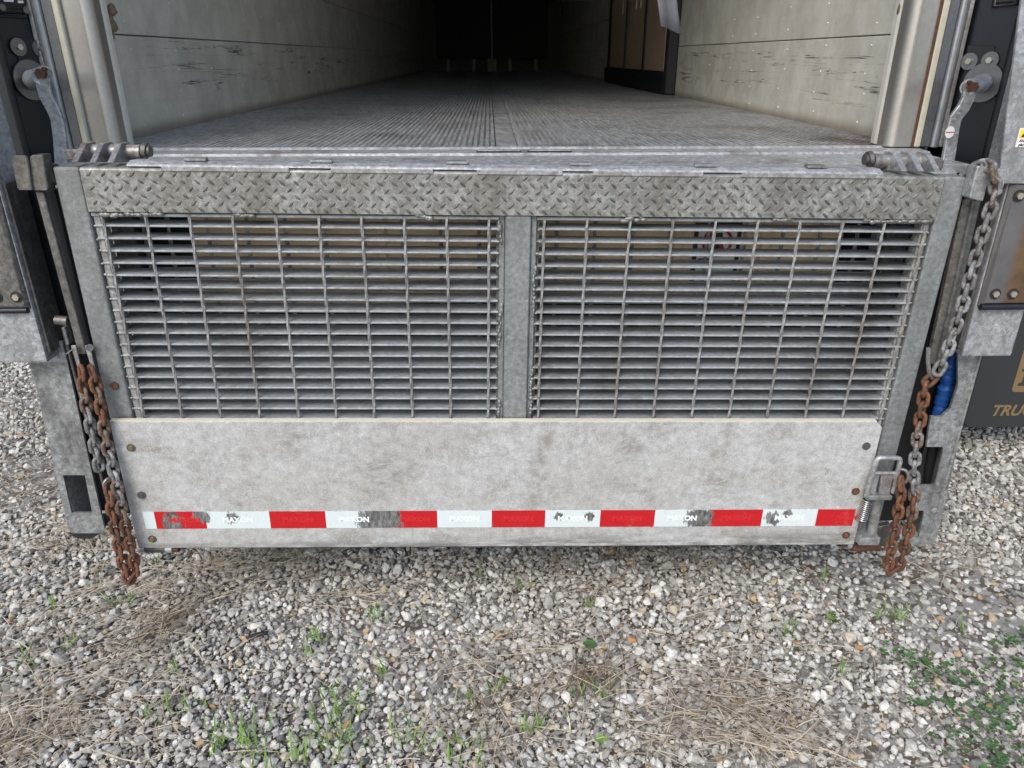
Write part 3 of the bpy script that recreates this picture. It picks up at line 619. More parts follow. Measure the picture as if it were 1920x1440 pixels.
# insulated partition folded against the right wall
pt = thing('partition', 'dark framed partition with three brown panels stored along the right wall', 'partition', (X0 + 1.2, 3.9, FZ)); A2 = Rel(pt)
A2.part(MB().box(X0 + 1.221, X0 + 1.268, 3.95, 6.9, FZ + .004, 3.4), 'core', M['black'], bevel=.006)
A2.part(MB().box(X0 + 1.195, X0 + 1.268, 3.85, 3.949, FZ + .004, 3.4), 'end_post', M['rubber'], bevel=.008)
A2.part(MB().box(X0 + 1.196, X0 + 1.220, 3.95, 6.9, FZ + .004, FZ + .15), 'kick_rail', M['black'], bevel=.004)
for y0, y1 in ((4.0, 4.72), (4.82, 5.6), (5.72, 6.6)):
    A2.part(MB().box(X0 + 1.204, X0 + 1.220, y0, y1, FZ + .155, 3.35), 'brown_panel', M['door_tan'], bevel=.003)
for yy in (4.76, 5.66): A2.part(MB().box(X0 + 1.194, X0 + 1.220, yy - .03, yy + .03, FZ + .152, 3.35), 'strap', M['black'], bevel=.003)
for yy in (4.2, 5.0, 5.2, 5.9): A2.part(MB().box(X0 + 1.196, X0 + 1.2035, yy, yy + .03, FZ + .62, FZ + .95), 'handle_strip', M['seal'], bevel=.002)
# torn plastic strip hanging in the doorway
st = thing('plastic_strip', 'torn grey plastic curtain strip hanging into the dark doorway', 'plastic strip', (PY(1255, 0, .62).x, .62, 3.95)); A3 = Rel(st)
out = [(1222, -40), (1228, 0), (1236, 40), (1244, 44), (1262, 50), (1281, 55), (1277, 28), (1271, 0), (1268, -40)]
ptop = [(PY(1228, 0, .62).x - .01, 3.9), ]
pts = [PY(u, v, .62) for u, v in out]
L_, Rr = pts[0], pts[-1]
mb = MB(); cols = 7; rows = 40
for i in range(rows + 1):
    t = i / rows; z = 3.9 + (1.632 - 3.9) * t
    def edge(side):
        e = [PY(*p, .62) for p in ((out[0], out[1], out[2]) if side == 0 else (out[8], out[7], out[6], out[5]))]
        if z >= e[0].z: return e[0].x
        for a_, b_ in zip(e[:-1], e[1:]):
            if z <= a_.z and z >= b_.z: return a_.x + (b_.x - a_.x) * (a_.z - z) / max(1e-6, a_.z - b_.z)
        return e[-1].x
    xl, xr = edge(0), edge(1)
    for j in range(cols + 1):
        s_ = j / cols; zz = z - (.012 * s_ if t > .97 else 0) - (.010 * s_ * s_ if i == rows else 0)
        mb.v.append((xl + (xr - xl) * s_, .62 + .012 * math.sin(s_ * 3.4 + t * 5) - (.015 if s_ < .3 else 0) * 1, zz))
for i in range(rows):
    for j in range(cols):
        a_ = i * (cols + 1) + j; mb.f.append((a_, a_ + 1, a_ + cols + 2, a_ + cols + 1)); mb.sm.append(True)
o = A3.part(mb, 'strip_sheet', M['strip']); so_ = o.modifiers.new('solid', 'SOLIDIFY'); so_.thickness = .002
A3.part(MB().box(L_.x - .05, Rr.x + .05, .60, .64, 3.9, 4.05), 'hanger', M['alu'], bevel=.003)

# ================================================================== LIFT GATE (hangs about one degree out of true)
gate = thing('lift_gate', 'galvanised lift gate platform stood upright with two gratings and a grey board', 'lift gate', (0, 0, 1.3055))
gate.rotation_euler = (0, .0145, 0)
def G(mb, name, mat, parent=None, bevel=0.0, seg=1): return mb.build(name, M[mat] if isinstance(mat, str) else mat, parent or gate, bevel, seg)
# side rails
for s in (-1, 1):
    xo, xi = (-1.068, -1.008) if s < 0 else (1.066, 1.010)
    G(MB().box(*sorted((xo, xi)), .0, .06, -1.035, .0), 'side_rail', 'rail', bevel=.007, seg=3)
    G(MB().box(*sorted((xi - s * .001, xi - s * .020)), .012, .05, -1.03, -.106), 'rail_flange', 'weld', bevel=.003)
G(MB().tube([(-1.074, .03, -.02), (-1.095, .03, -.022)], .024, 14), 'pivot_boss', 'dirtysteel', bevel=.003)
G(MB().tube([(1.070, .03, -.03), (1.088, .03, -.032)], .022, 14), 'pivot_boss', 'dirtysteel', bevel=.003)
# top plate: folded tread plate
top = G(MB().prism([(-1.006, p[0], p[1]) for p in ((-.004, -.101), (-.004, -.004), (.0, .0), (.060, .002), (.060, -.006), (.004, -.008), (.004, -.101))], (2.014, 0, 0)), 'top_plate', 'plate', bevel=.0015)
tp = MB()
for j in range(6):
    for i in range(62):
        x = -.985 + i * .0322 + (.0161 if j % 2 else 0); z = -.0135 - j * .0163
        if j == 5: z += .002
        m_ = T((x + R_.gauss(0, .0006), -.004, z)) @ Matrix.Rotation(math.pi / 2, 4, 'X') @ Matrix.Rotation(math.radians(45 if not j % 2 else -42) + R_.gauss(0, .05), 4, 'Z')
        k_ = R_.uniform(.85, 1.05); tp.add([m_ @ Vector((p[0] * k_, p[1] * k_, p[2])) for p in LP], LF)
tag(G(tp, 'tread_pattern', 'lump', top), kind='stuff')
lip = MB()
G(MB().prism([(-.90, p[0], p[1]) for p in ((-.002, .0025), (.055, .004), (.055, .013), (.02, .014), (.0, .008))], (1.76, 0, 0)), 'top_lip', 'runner', bevel=.002)
for x0, x1 in ((-.82, -.53), (-.435, -.20), (-.10, .10), (.17, .43), (.52, .86)):
    G(MB().box(x0, x1, -.0075, -.0042, -.006, .005), 'weld_strip', 'weld', bevel=.0015)
for u in (373, 606, 858, 1087, 1318, 1527):
    x = PY(u, 318, .03).x; G(MB().prism([(x - .026, .012, .0142), (x - .020, .045, .0142), (x + .020, .045, .0142), (x + .026, .012, .0142)], (0, 0, .006)), 'stop_tab', 'galv', bevel=.0015)
# hinges: knuckle barrels, fins and a polished pin end
for s in (-1, 1):
    xa = -1.012 if s < 0 else .985
    for i in range(3):
        x = xa - s * i * .040 
        G(MB().tube([(x, .082, .025), (x - s * .036, .082, .025)], .0170, 18), 'hinge_knuckle', 'rustsilver', bevel=.002)
        G(MB().prism([(x + s * .004 - .006, .0, .011), (x + s * .004 - .006, .058, .046), (x + s * .004 - .006, .10, .046), (x + s * .004 - .006, .10, .0)], (.014, 0, 0)), 'hinge_fin', 'rustsilver' if s < 0 else 'arm', bevel=.001)
    x = xa - s * .122
    G(MB().tube([(x, .082, .028), (x - s * .016, .082, .028)], .0135, 20), 'hinge_pin', 'dirtysteel', bevel=.002)
    G(MB().tube([(x + s * .002, .082, .030), (x - s * .008, .082, .028)], .0185, 18), 'pin_collar', 'dirtysteel', bevel=.002)
    G(MB().box(*sorted((xa + s * .012, xa + s * .06)), .075, .095, .005, .030), 'hinge_end', 'dirtysteel', bevel=.003)
# middle post
G(MB().box(-.032, .030, -.002, .05, -1.0, -.1015), 'center_post', 'rail', bevel=.003)
for x0_, x1_ in ((-.047, -.0325), (.0305, .0445)): G(MB().box(x0_, x1_, .010, .045, -1.0, -.1025), 'post_flange', 'rail', bevel=.002)
for x in (-.043, .041):
    mb = MB()
    for z in np.arange(-.99, -.11, .011):
        if math.sin(z * 23 + x * 50) > .1: mb.ball((x + R_.gauss(0, .0022), .007 + R_.gauss(0, .0015), z), R_.uniform(.0035, .0075), 1, (R_.uniform(.6, 1.1), .7, R_.uniform(1, 2.2)))
    tag(G(mb, 'weld_beads', 'rail'), kind='stuff')
mb = MB()
for x in np.concatenate([np.arange(-.98, -.84, .008), np.arange(-.67, -.63, .008), np.arange(-.24, -.20, .008), np.arange(.25, .30, .008), np.arange(.62, .66, .008), np.arange(.84, 1.0, .008)]):
    mb.ball((x + R_.gauss(0, .002), .002, -.106 + R_.gauss(0, .0016)), R_.uniform(.005, .0095), 1, (R_.uniform(1, 1.8), .7, R_.uniform(.6, .9)))
tag(G(mb, 'weld_beads', 'plate'), kind='stuff')
# gratings
def bar_mesh(L, dep=.062, th=.0048):
    return MB().box(0, L, 0, dep, -th / 2, th / 2).mesh('bearing_bar', M['bar'], .0012)
def rod_mesh(L):
    n = 66; mb = MB(); mb.tube([(0, 0, -L * i / n) for i in range(n + 1)], .0038, 4, False, .30, False); return mb.mesh('cross_rod', M['rod'])
PITCH = .0300; Z0 = -.135
def grating(name, xa, xb, rods, y, dz=0.0, nb=23, bm='bar'):
    gp = bpy.data.objects.new(name, None); COL.objects.link(gp); gp.parent = gate; gp.location = (0, y, dz)
    me = bar_mesh(xb - xa); me2 = rod_mesh(.70)
    for i in range(nb):
        place(me, 'bearing_bar', gp, T((xa, 0, Z0 - i * PITCH + R_.gauss(0, .0003))) @ Matrix.Rotation(R_.gauss(0, .0006), 4, 'Y') @ Matrix.Rotation(R_.gauss(0, .010), 4, 'X'))
    place(MB().box(xa - .004, xb + .004, 0, .062, -.004, .004).mesh('top_bar', M['bar'], .0015), 'top_bar', gp, T((0, .001, Z0 + .026)))
    for x in rods: place(me2, 'cross_rod', gp, T((x, -.0015, Z0 + .030)) @ Matrix.Rotation(R_.gauss(0, .0015), 4, 'Y') @ Matrix.Rotation(R_.random() * 1.5, 4, 'Z'))
    for x in (xa, xb): place(MB().box(x - .0035, x + .0035, .014, .062, -.82, -.112).mesh('end_band', M['dirtysteel'], .001), 'end_band', gp)
    wb = MB()
    for i in range(nb):
        for x in list(rods) + [xa, xb]: wb.ball((x + R_.gauss(0, .0010), .0012, Z0 - i * PITCH + R_.gauss(0, .0010)), R_.uniform(.0030, .0052), 1, (R_.uniform(.9, 1.4), .7, .85))
    o = wb.build('weld_beads', M['weld'], gp); tag(o, kind='stuff')
rl = [-.981 + i * .1011 for i in range(10)]; rr_ = [.061 + i * .1037 for i in range(10)]
grating('grating', -1.003, -.050, rl, .006); grating('grating', .048, 1.006, rr_, .006)
# second folded platform half behind, same bars
def back_grating(xa, xb, off):
    gp = bpy.data.objects.new('inner_grating', None); COL.objects.link(gp); gp.parent = gate; gp.location = (0, .155, -.006)
    me = bar_mesh(xb - xa, .012, .004); me2 = rod_mesh(.70)
    me3 = bar_mesh(xb - xa, .005, .004)
    for i in range(23): place(me if i > 8 else me3, 'bearing_bar', gp, T((xa, 0, -.120 - i * PITCH)))
    for i in range(10):
        x = xa + off + i * .1016
        if x < xb: place(me2, 'cross_rod', gp, T((x, .034, -.10)) @ Matrix.Scale(1.5, 4, (1, 0, 0)))
    for x in (xa, xb): place(MB().box(x - .004, x + .004, 0, .034, -.82, -.10).mesh('end_band', M['bar'], .001), 'end_band', gp)
back_grating(-.96, -.055, .05); back_grating(.055, .965, .055)
for s in (-1, 1): G(MB().box(*sorted((s * .975, s * 1.03)), .13, .20, -.82, -.05), 'inner_rail', 'dirtysteel', bevel=.004)
G(MB().box(-1.03, 1.03, .145, .19, -.85, -.822), 'inner_cross_rail', 'dirtysteel', bevel=.004)
# grey board with tape
BY = -.026
bo = [(-1.056, BY, -.637), (.972, BY, -.637), (.990, BY, -.655), (.990, BY, -1.036), (-1.056, BY, -1.036)]
bd = G(MB().prism(bo, (0, .018, 0)), 'bumper_board', 'board', bevel=.0015)
G(MB().prism([(-1.0555, BY + .002, -.6375), (.9715, BY + .002, -.6375), (.9715, BY + .002, -.6355), (-1.0555, BY + .002, -.6355)], (0, .0155, 0)), 'board_edge', 'raw_edge')
def screw(x, z, mat, r=.009):
    sc_ = G(MB().cyl((x, BY - .0002, z), (x, BY - .0028, z), r * 1.25, 20), 'screw', M['rust2'] if mat == 'rust' else M['washer'], bd, .0008)
    G(MB().cyl((x, BY - .0029, z), (x, BY - .0055, z), r * .72, 6), 'screw_head', mat, bd, .0008)
gi = gate.matrix_basis if False else (T((0, 0, 1.3055)) @ Matrix.Rotation(.0145, 4, 'Y')).inverted()
def gl(u, v, y=BY): p = gi @ PY(u, v, y); return p.x, p.z
for u, v, m_ in ((246, 839, 'brass'), (266, 928, 'greyscrew'), (286, 1010, 'brass'), (1624, 836, 'greyscrew'), (1604, 921, 'rust'), (1586, 1003, 'rust')): screw(*gl(u, v), m_)
tz0, tz1 = gl(960, 988)[1], gl(960, 957)[1]
cuts = [270, 291, 386, 506, 611, 738, 820, 922, 1022, 1125, 1227, 1330, 1428, 1530, 1600]
lm = {'r': text_mesh('MAXON', .0225, M['tape_letter_red'], .0011), 'w': text_mesh('MAXON', .0225, M['tape_letter_white'], .0011)}
for i, (ua, ub) in enumerate(zip(cuts[:-1], cuts[1:])):
    xa, xb = gl(ua, 972)[0], gl(ub, 972)[0]; red = i % 2 == 1
    seg = G(MB().box(xa, xb, BY - .0016, BY - .0002, tz0, tz1), 'tape_segment', 'tape_red' if red else 'tape_white')
    if i in (0,): continue
    cx_ = xb - .022 if i == 13 else (xa + xb) / 2
    if i == 1: cx_ = (xa + xb) / 2 + .012
    if i == 4: cx_ = gl(664, 972)[0]
    place(lm['r' if red else 'w'], 'lettering', seg, T((cx_, BY - .0019, (tz0 + tz1) / 2)) @ FACE @ Matrix.Scale(.72 if i == 13 else 1, 4, (1, 0, 0)))
# bottom edge: steel lip, rust line, hinge barrels
def gx_(u, v, y): p = gi @ PY(u, v, y); return p
zl0, zl1 = gx_(920, 1026, -.006).z, gx_(920, 1016, -.006).z
G(MB().box(gx_(405, 1020, -.006).x, gx_(1437, 1020, -.006).x, -.006, .06, zl0, zl1), 'bottom_lip', 'dirtysteel', bevel=.002)
G(MB().box(gx_(560, 1020, -.008).x, gx_(1400, 1020, -.008).x, -.0085, -.0062, zl1 - .006, zl1 - .0005), 'rust_line', 'rust2')
def barrel(u0, u1, v, r, mat):
    a_, b_ = gx_(u0, v, .0), gx_(u1, v, .0); zz = (a_.z + b_.z) / 2
    G(MB().tube([(a_.x, .0, zz), (b_.x, .0, zz)], r, 16), 'hinge_barrel', mat, bevel=.002)
for a in ((262, 274, 1027, .014, 'arm'), (275, 312, 1028, .0125, 'dirtysteel'), (312.6, 325, 1028, .014, 'arm'), (325.6, 336, 1027, .0125, 'rust2'), (1648, 1596, 1025, .0135, 'rust2'), (1595, 1587, 1021, .012, 'arm'), (1586, 1574, 1018, .011, 'rust2')): barrel(*a)
G(MB().box(-1.066, -1.0, -.005, .055, -1.060, -1.0355), 'rail_foot', 'galv', bevel=.006)
G(MB().prism([(p[0], .0, p[1]) for p in ((1.035, -1.0), (1.10, -.985), (1.14, -1.03), (1.13, -1.06), (1.036, -1.065))], (0, .02, 0)), 'corner_gusset', 'dirtysteel', bevel=.002)
G(MB().cyl((-1.035, -.001, -.545), (-1.035, -.006, -.545), .010, 14), 'rail_bolt', 'rust2', bevel=.001)
# spring latch beside the board
lt = bpy.data.objects.new('latch', None); COL.objects.link(lt); lt.parent = gate
def LT(mb, name, mat, bevel=0.0): return mb.build(name, M[mat], lt, bevel, 2)
LYY = -.045
def pl(pts, y=LYY): return [Vector((gl(u, v, y)[0], y, gl(u, v, y)[1])) for u, v in pts]
def smooth_path(P, n=5):
    out = []
    for i in range(len(P)):
        p = P[i]
        if 0 < i < len(P) - 1:
            a_ = p.lerp(P[i - 1], min(.45, .012 / max(1e-6, (p - P[i - 1]).length))); b_ = p.lerp(P[i + 1], min(.45, .012 / max(1e-6, (p - P[i + 1]).length)))
            for t in np.linspace(0, 1, n): out.append(a_.lerp(p, t).lerp(p.lerp(b_, t), t))
        else: out.append(p)
    return out
LT(MB().tube(smooth_path(pl([(1624, 930), (1645, 858), (1689, 859), (1674, 924)])), .0068, 10), 'handle_loop', 'arm')
LT(MB().tube(pl([(1636, 887), (1680, 887)]), .0055, 8), 'handle_bar', 'arm')
LT(MB().prism(pl([(1653, 888), (1676, 888), (1668, 926), (1648, 926)]), (0, .006, 0)), 'handle_leg', 'arm', .001)
LT(MB().prism(pl([(1636, 888), (1650, 888), (1641, 926), (1627, 926)]), (0, .006, 0)), 'handle_leg', 'arm', .001)
LT(MB().box(*sorted((pl([(1622, 929)])[0].x, pl([(1669, 930)])[0].x)), LYY - .012, LYY + .012, pl([(1640, 934)])[0].z, pl([(1640, 926)])[0].z), 'latch_plate', 'galv', .003)
a_, b_ = pl([(1627, 936), (1617, 974)]); ax = b_ - a_
LT(MB().tube([a_ + ax * (i / 110) + Vector((math.cos(i * .62) * .0115, math.sin(i * .62) * .0115, 0)) for i in range(111)], .0019, 6), 'spring', 'chrome')
a_, b_ = pl([(1630, 930), (1613, 992)]); LT(MB().tube([a_, b_], .0062, 12), 'latch_pin', 'greyscrew')
a_, b_ = pl([(1645, 932), (1634, 1000)], -.02); LT(MB().tube([a_, b_], .014, 12), 'latch_post', 'galv')
c_ = pl([(1622, 1004)], -.02)[0]; LT(MB().box(c_.x - .030, c_.x + .030, -.05, .01, c_.z - .014, c_.z + .012), 'latch_block', 'galv', .004)

# ================================================================== COLUMNS, RUNNERS
def poly(pts, y): return [PY(u, v, y) for u, v in pts]
lc = thing('lift_column', 'galvanised lift column beside the gate with one square hole near its foot', 'column', PY(130, 1000, .1)); B = Rel(lc)
YC = .10
ring_o = [(57, 680), (126, 679), (196, 992), (190, 1000), (135, 1000), (128, 990)]
hole = [(118, 891), (159, 891), (173, 962), (134, 962)]
def pz(p): return PY(*p, YC)
mb = MB()
for quad in ([(57, 680), (126, 679), (173, 891), (105, 891)], [(105, 891), (118, 891), (134, 962), (121, 962)], [(159, 891), (173, 891), (189, 962), (173, 962)], [(121, 962), (189, 962), (196, 992), (190, 1000), (135, 1000), (128, 990)]):
    mb.prism([pz(p) for p in quad], (0, .008, 0))
mb.v = [(x, y, z) for x, y, z in mb.v]
B.part(mb, 'front_face', M['column'], bevel=0)
up_l = (PY(57, 680, YC), PY(126, 679, YC))
B.part(MB().prism([PY(57, 680, YC), PY(126, 679, YC), PY(126, 679, YC) + Vector((0, 0, .06)), PY(57, 680, YC) + Vector((0, 0, .06))], (0, .008, 0)), 'upper_face', M['runner'])
zb, zt = PY(130, 1000, YC).z, .90
xo, xi = PY(57, 680, YC).x, PY(126, 679, YC).x
B.part(MB().box(xo - .012, xo - .004, YC + .009, YC + .16, zb, zt), 'side_flange', M['runner'], bevel=.002)
B.part(MB().box(xi + .004, xi + .012, YC + .002, YC + .16, zb + .02, zt), 'side_flange', M['dirtysteel'], bevel=.002)
B.part(MB().box(xo, xi, YC + .12, YC + .128, zb, zt), 'back_face', M['dark'])
for z in np.arange(zb + .12, .95, .16): B.part(MB().box(xi + .012, xi + .020, YC - .006, YC + .02, z, z + .05), 'edge_tab', M['galv'], bevel=.002)
B.part(MB().prism(poly([(130, 1001), (186, 1001), (172, 1010), (146, 1010)], YC + .01), (0, .11, 0)), 'foot_pad', M['rubber'])
B.part(MB().box(xi + .022, xi + .135, .16, .20, .28, .905), 'shade_backing', M['dark'])  # added dark backing: the deep shade between column and gate as a solid
B.part(MB().box(xi - .16, xi + .135, .17, .20, .91, 1.285), 'shade_backing', M['dark'])  # wider dark backing, blocks the view of bright gravel beside the link bar
B.part(MB().box(xi + .10, xi + .125, .11, .159, .28, .75), 'guide_strip', M['dark'], bevel=.003)
# runner box standing proud of the column, its bent cover plate and bolts
YR = .04
fr = PY(89, 680, YR); fx = fr.x; zrb = fr.z
B.part(MB().box(fx - .19, fx, YR, YR + .10, zrb, 1.9), 'runner', M['runner'], bevel=.006, seg=2)
B.part(MB().box(fx + .001, fx + .007, YR + .012, YR + .095, zrb + .02, PY(32, 345, YR).z), 'runner_side', M['dirtysteel'], bevel=.002)
cz0, cz1 = PY(73, 580, YR).z, PY(14, 345, YR).z
B.part(MB().prism([(fx - .19, YR - .011, cz0 + .012), (fx - .012, YR - .011, cz0 + .012), (fx - .003, YR - .001, cz0), (fx - .003, YR - .001, cz1), (fx - .012, YR - .011, cz1), (fx - .19, YR - .011, cz1)], (0, .010, 0)), 'cover_plate', M['dirtysteel'], bevel=.002)
B.part(MB().tube([(fx - .185, YR - .008, cz0), (fx - .008, YR - .008, cz0)], .008, 8), 'cover_fold', M['black'])
for u in (31, -6):
    c_ = PY(u, 557, YR - .012); B.part(MB().cyl(c_, c_ - Vector((0, .0012, 0)), .0145, 20), 'bolt_recess', M['rubber']); B.part(MB().cyl(c_ - Vector((0, .001, 0)), c_ - Vector((0, .0065, 0)), .0085, 6), 'cover_bolt', M['bolt'], bevel=.0008)

rc = thing('lift_column', 'galvanised lift column beside the gate with three side notches and blue wrapping in one', 'column', PY(1750, 1020, .1)); B = Rel(rc)
face = [(1838, 655), (1796, 655), (1796, 722), (1782, 766), (1766, 781), (1745, 781), (1737, 838), (1767, 838), (1769, 843), (1753, 906), (1749, 910), (1719, 910), (1708, 957), (1731, 957), (1733, 961), (1722, 1008), (1697, 1008), (1694, 1020), (1749, 1020), (1756, 1010)]
B.part(MB().prism([PY(u, v, YC) for u, v in face], (0, .008, 0)), 'front_face', M['column'])
xo = PY(1838, 655, YC).x; xo2 = PY(1749, 1020, YC).x; zb = PY(1749, 1020, YC).z; xi = xo - .15
B.part(MB().prism([PY(1838, 655, YC), PY(1796, 655, YC), PY(1796, 655, YC) + Vector((0, 0, .10)), PY(1838, 655, YC) + Vector((0, 0, .10))], (0, .008, 0)), 'upper_face', M['galv'])
B.part(MB().box(xo + .001, xo + .009, YC - .004, YC + .16, zb, .95), 'side_flange', M['galv'], bevel=.002)
B.part(MB().box(xi, xo, YC + .13, YC + .138, zb, .95), 'back_face', M['dark'])
B.part(MB().box(xi - .10, xi - .002, YC + .08, YC + .12, .28, 1.28), 'shade_backing', M['dark'])  # dark backing added for the shade on this side of the gate
for u, v in ((1774, 844), (1757, 906)):
    c_ = PY(u, v, YC); B.part(MB().cyl(c_, c_ - Vector((0, .004, 0)), .006, 10), 'rivet', M['galv'], bevel=.001)
c_ = PY(1752, 957, YC); B.part(MB().ball(c_, .011, 2, (1, .35, 1)), 'weld_spot', M['weld'])
fr = PY(1803, 669, YR); fx = fr.x; zrb = fr.z; wr = PY(1896, 669, YR).x - fx
B.part(MB().box(fx, fx + wr, YR, YR + .10, zrb, 1.9), 'runner', M['runner'], bevel=.006, seg=2)
B.part(MB().box(fx - .007, fx - .001, YR + .012, YR + .095, zrb + .02, 1.30), 'runner_side', M['dirtysteel'], bevel=.002)
cz0, cz1 = PY(1840, 576, YR).z, PY(1890, 345, YR).z
k = NT('burnt_brown_plate'); x, y, z = k.xyz(); n_ = k.noise(14, 8, .7)
brown = k.mul(k.mix(k.ramp(k.noise(5, 6, .65), .32, .62), (.055, .04, .028), (.20, .125, .06)), k.mix(n_, .7, 1.2))
c_ = k.mix(k.math('MULTIPLY', k.ramp(x, fx + .075, fx + .045), .9), brown, k.mix(n_, (.07, .07, .075), (.22, .22, .225)))
M['brown'] = k.done(c_, .5, .35, n_, .25, .001)
B.part(MB().prism([(fx + .004, YR - .001, cz0), (fx + .014, YR - .013, cz0 + .014), (fx + wr - .004, YR - .013, cz0 + .014), (fx + wr - .004, YR - .013, cz1), (fx + .014, YR - .013, cz1), (fx + .004, YR - .001, cz1)], (0, .012, 0)), 'cover_plate', M['brown'], bevel=.002)
B.part(MB().tube([(fx + .008, YR - .009, cz0 + .004), (fx + wr - .006, YR - .009, cz0 + .004)], .009, 8), 'cover_fold', M['black'])
for u, v in ((1866, 551), (1899, 551), (1911, 367)):
    c_ = PY(u, v, YR - .014); B.part(MB().cyl(c_, c_ - Vector((0, .0012, 0)), .0145, 20), 'bolt_recess', M['rubber']); B.part(MB().cyl(c_ - Vector((0, .001, 0)), c_ - Vector((0, .0065, 0)), .0085, 6), 'cover_bolt', M['bolt'], bevel=.0008)
# upper zinc shield right of the black cover with the yellow sticker
shl = [(1872, 345), (1880, 290), (1893, 180), (1905, 90), (1916, 0), (1916, -400), (2010, -400), (2010, 345)]
B.part(MB().prism([PY(u, v, YR - .016) for u, v in shl], (0, .010, 0)), 'upper_shield', M['runner'], bevel=.002)
YS = YR - .018
s0, s1 = PY(1903, 276, YS), PY(1950, 240, YS)
stk = B.part(MB().box(s0.x, s1.x, YS - .0005, YS + .001, s0.z, s1.z), 'sticker', M['sign_white'])
B.part(MB().box(s0.x + .003, s1.x - .003, YS - .0012, YS - .0006, s0.z + .021, s1.z - .003), 'sticker_band', M['yellow_print'])
tx, tz = s0.x + .016, s0.z + .023
B.part(MB().prism([(tx - .009, YS - .0013, tz), (tx + .009, YS - .0013, tz), (tx, YS - .0013, tz + .016)], (0, -.0006, 0)), 'warning_triangle', M['black_print'])
for t_, dz in (('Alw', .0145), ('plat', .0055)): place(text_mesh(t_, .0088, M['black_print'], .0001, .2), 'lettering', rc, B.off @ T((s0.x + .0125, YS - .0009, s0.z + dz)) @ FACE)

# ================================================================== LEVERS by the posts
def lever(s, label, px):
    hub = PY(*px['hub'], .43); t = thing('lever_arm', label, 'lever', hub, None); B = Rel(t)
    nn = cover_frame(s)[3]; hub = on_cover(s, *px['hub'], .003); y0 = hub.y; tip = PY(*px['bolt'], .30)
    B.part(MB().cyl(hub, hub + nn * .006, .052, 32), 'hub_disc', M['washer'], bevel=.001)
    B.part(MB().tube([hub + nn * .006, hub.lerp(tip, .45), hub.lerp(tip, .88)], .022, 20, rad=[.026, .022, .021]), 'hub_spindle', M['arm'])
    ctr = [PY(u, v, y) for u, v, y in px['arm']]
    wv = .0165; P = []
    L, R2 = [], []
    for i, p in enumerate(ctr):
        a_ = ctr[max(0, i - 1)]; b_ = ctr[min(len(ctr) - 1, i + 1)]; d = (b_ - a_); d.y = 0; d.normalize(); nrm = Vector((d.z, 0, -d.x))
        L.append(p + nrm * wv); R2.append(p - nrm * wv)
    top_ = []
    d0 = (ctr[0] - ctr[1]); d0.y = 0; d0.normalize(); n0 = Vector((d0.z, 0, -d0.x))
    for a in np.linspace(-1.3, 1.3, 7): top_.append(ctr[0] + d0 * math.cos(a) * wv * 1.05 + n0 * math.sin(a) * wv)
    mb = MB(); th = .013
    pts = L[::-1] + (top_ if (top_[0] - L[0]).length < (top_[-1] - L[0]).length else top_[::-1]) + R2
    n = len(pts); F_ = [p.copy() for p in pts]; K_ = [p + Vector((0, th, 0)) for p in pts]
    # strips across so that the bent arm stays a clean solid
    q = len(ctr); V_ = []
    for i in range(q): V_ += [L[i], R2[i], L[i] + Vector((0, th, 0)), R2[i] + Vector((0, th, 0))]
    Fs = [(0, 1, 3, 2), tuple(4 * (q - 1) + j for j in (0, 2, 3, 1))]
    for i in range(q - 1):
        a_, b_ = 4 * i, 4 * i + 4; Fs += [(a_, b_, b_ + 1, a_ + 1), (a_ + 2, a_ + 3, b_ + 3, b_ + 2), (a_, a_ + 2, b_ + 2, b_), (a_ + 1, b_ + 1, b_ + 3, a_ + 3)]
    mb.add(V_, Fs)
    B.part(mb, 'arm', M['arm'], bevel=.0018)
    cap = ctr[0]; B.part(MB().cyl(cap + Vector((0, .0002, 0)), cap + Vector((0, th - .0004, 0)), wv * 1.12, 24), 'arm_eye', M['arm'], bevel=.0015)
    B.part(MB().cyl(cap - Vector((0, .014, 0)), cap - Vector((0, .0005, 0)), .0135, 6), 'pivot_bolt', M['rust2'], bevel=.0015)
    B.part(MB().cyl(cap - Vector((s * .011, .012, -.011)), cap - Vector((s * .011, .0005, -.011)), .005, 8), 'lock_pin', M['rust2'], bevel=.001)
    return t, B, ctr
lever(-1, 'grey cranked lever on the black corner cover, plain without sticker', dict(hub=(57, 150), bolt=(80, 142), arm=[(80, 138, .315), (80, 165, .315), (85, 182, .315), (98, 205, .315), (106, 225, .315), (111, 262, .31), (114, 310, .30)]))
t_, B, ctr = lever(1, 'grey cranked lever with round white sticker, rusty bolt at its top', dict(hub=(1844, 155), bolt=(1812, 165), arm=[(1821, 163, .315), (1817, 185, .315), (1808, 203, .315), (1793, 222, .315), (1788, 245, .315), (1783, 280, .31), (1776, 325, .30)]))
c_ = PY(1781, 248, .305)
B.part(MB().add([c_ + Vector((math.cos(a) * .0125, -.0005, math.sin(a) * .0155)) for a in np.linspace(0, 6.283, 21)[:-1]] + [c_ + Vector((math.cos(a) * .0125, .0012, math.sin(a) * .0155)) for a in np.linspace(0, 6.283, 21)[:-1]], [tuple(range(20)), tuple(range(39, 19, -1))] + [(i, (i + 1) % 20, 20 + (i + 1) % 20, 20 + i) for i in range(20)]), 'round_sticker', M['white_print'])
B.part(MB().box(c_.x - .0115, c_.x + .0115, c_.y - .0014, c_.y - .0006, c_.z - .001, c_.z + .0012), 'red_line', M['red_print'])

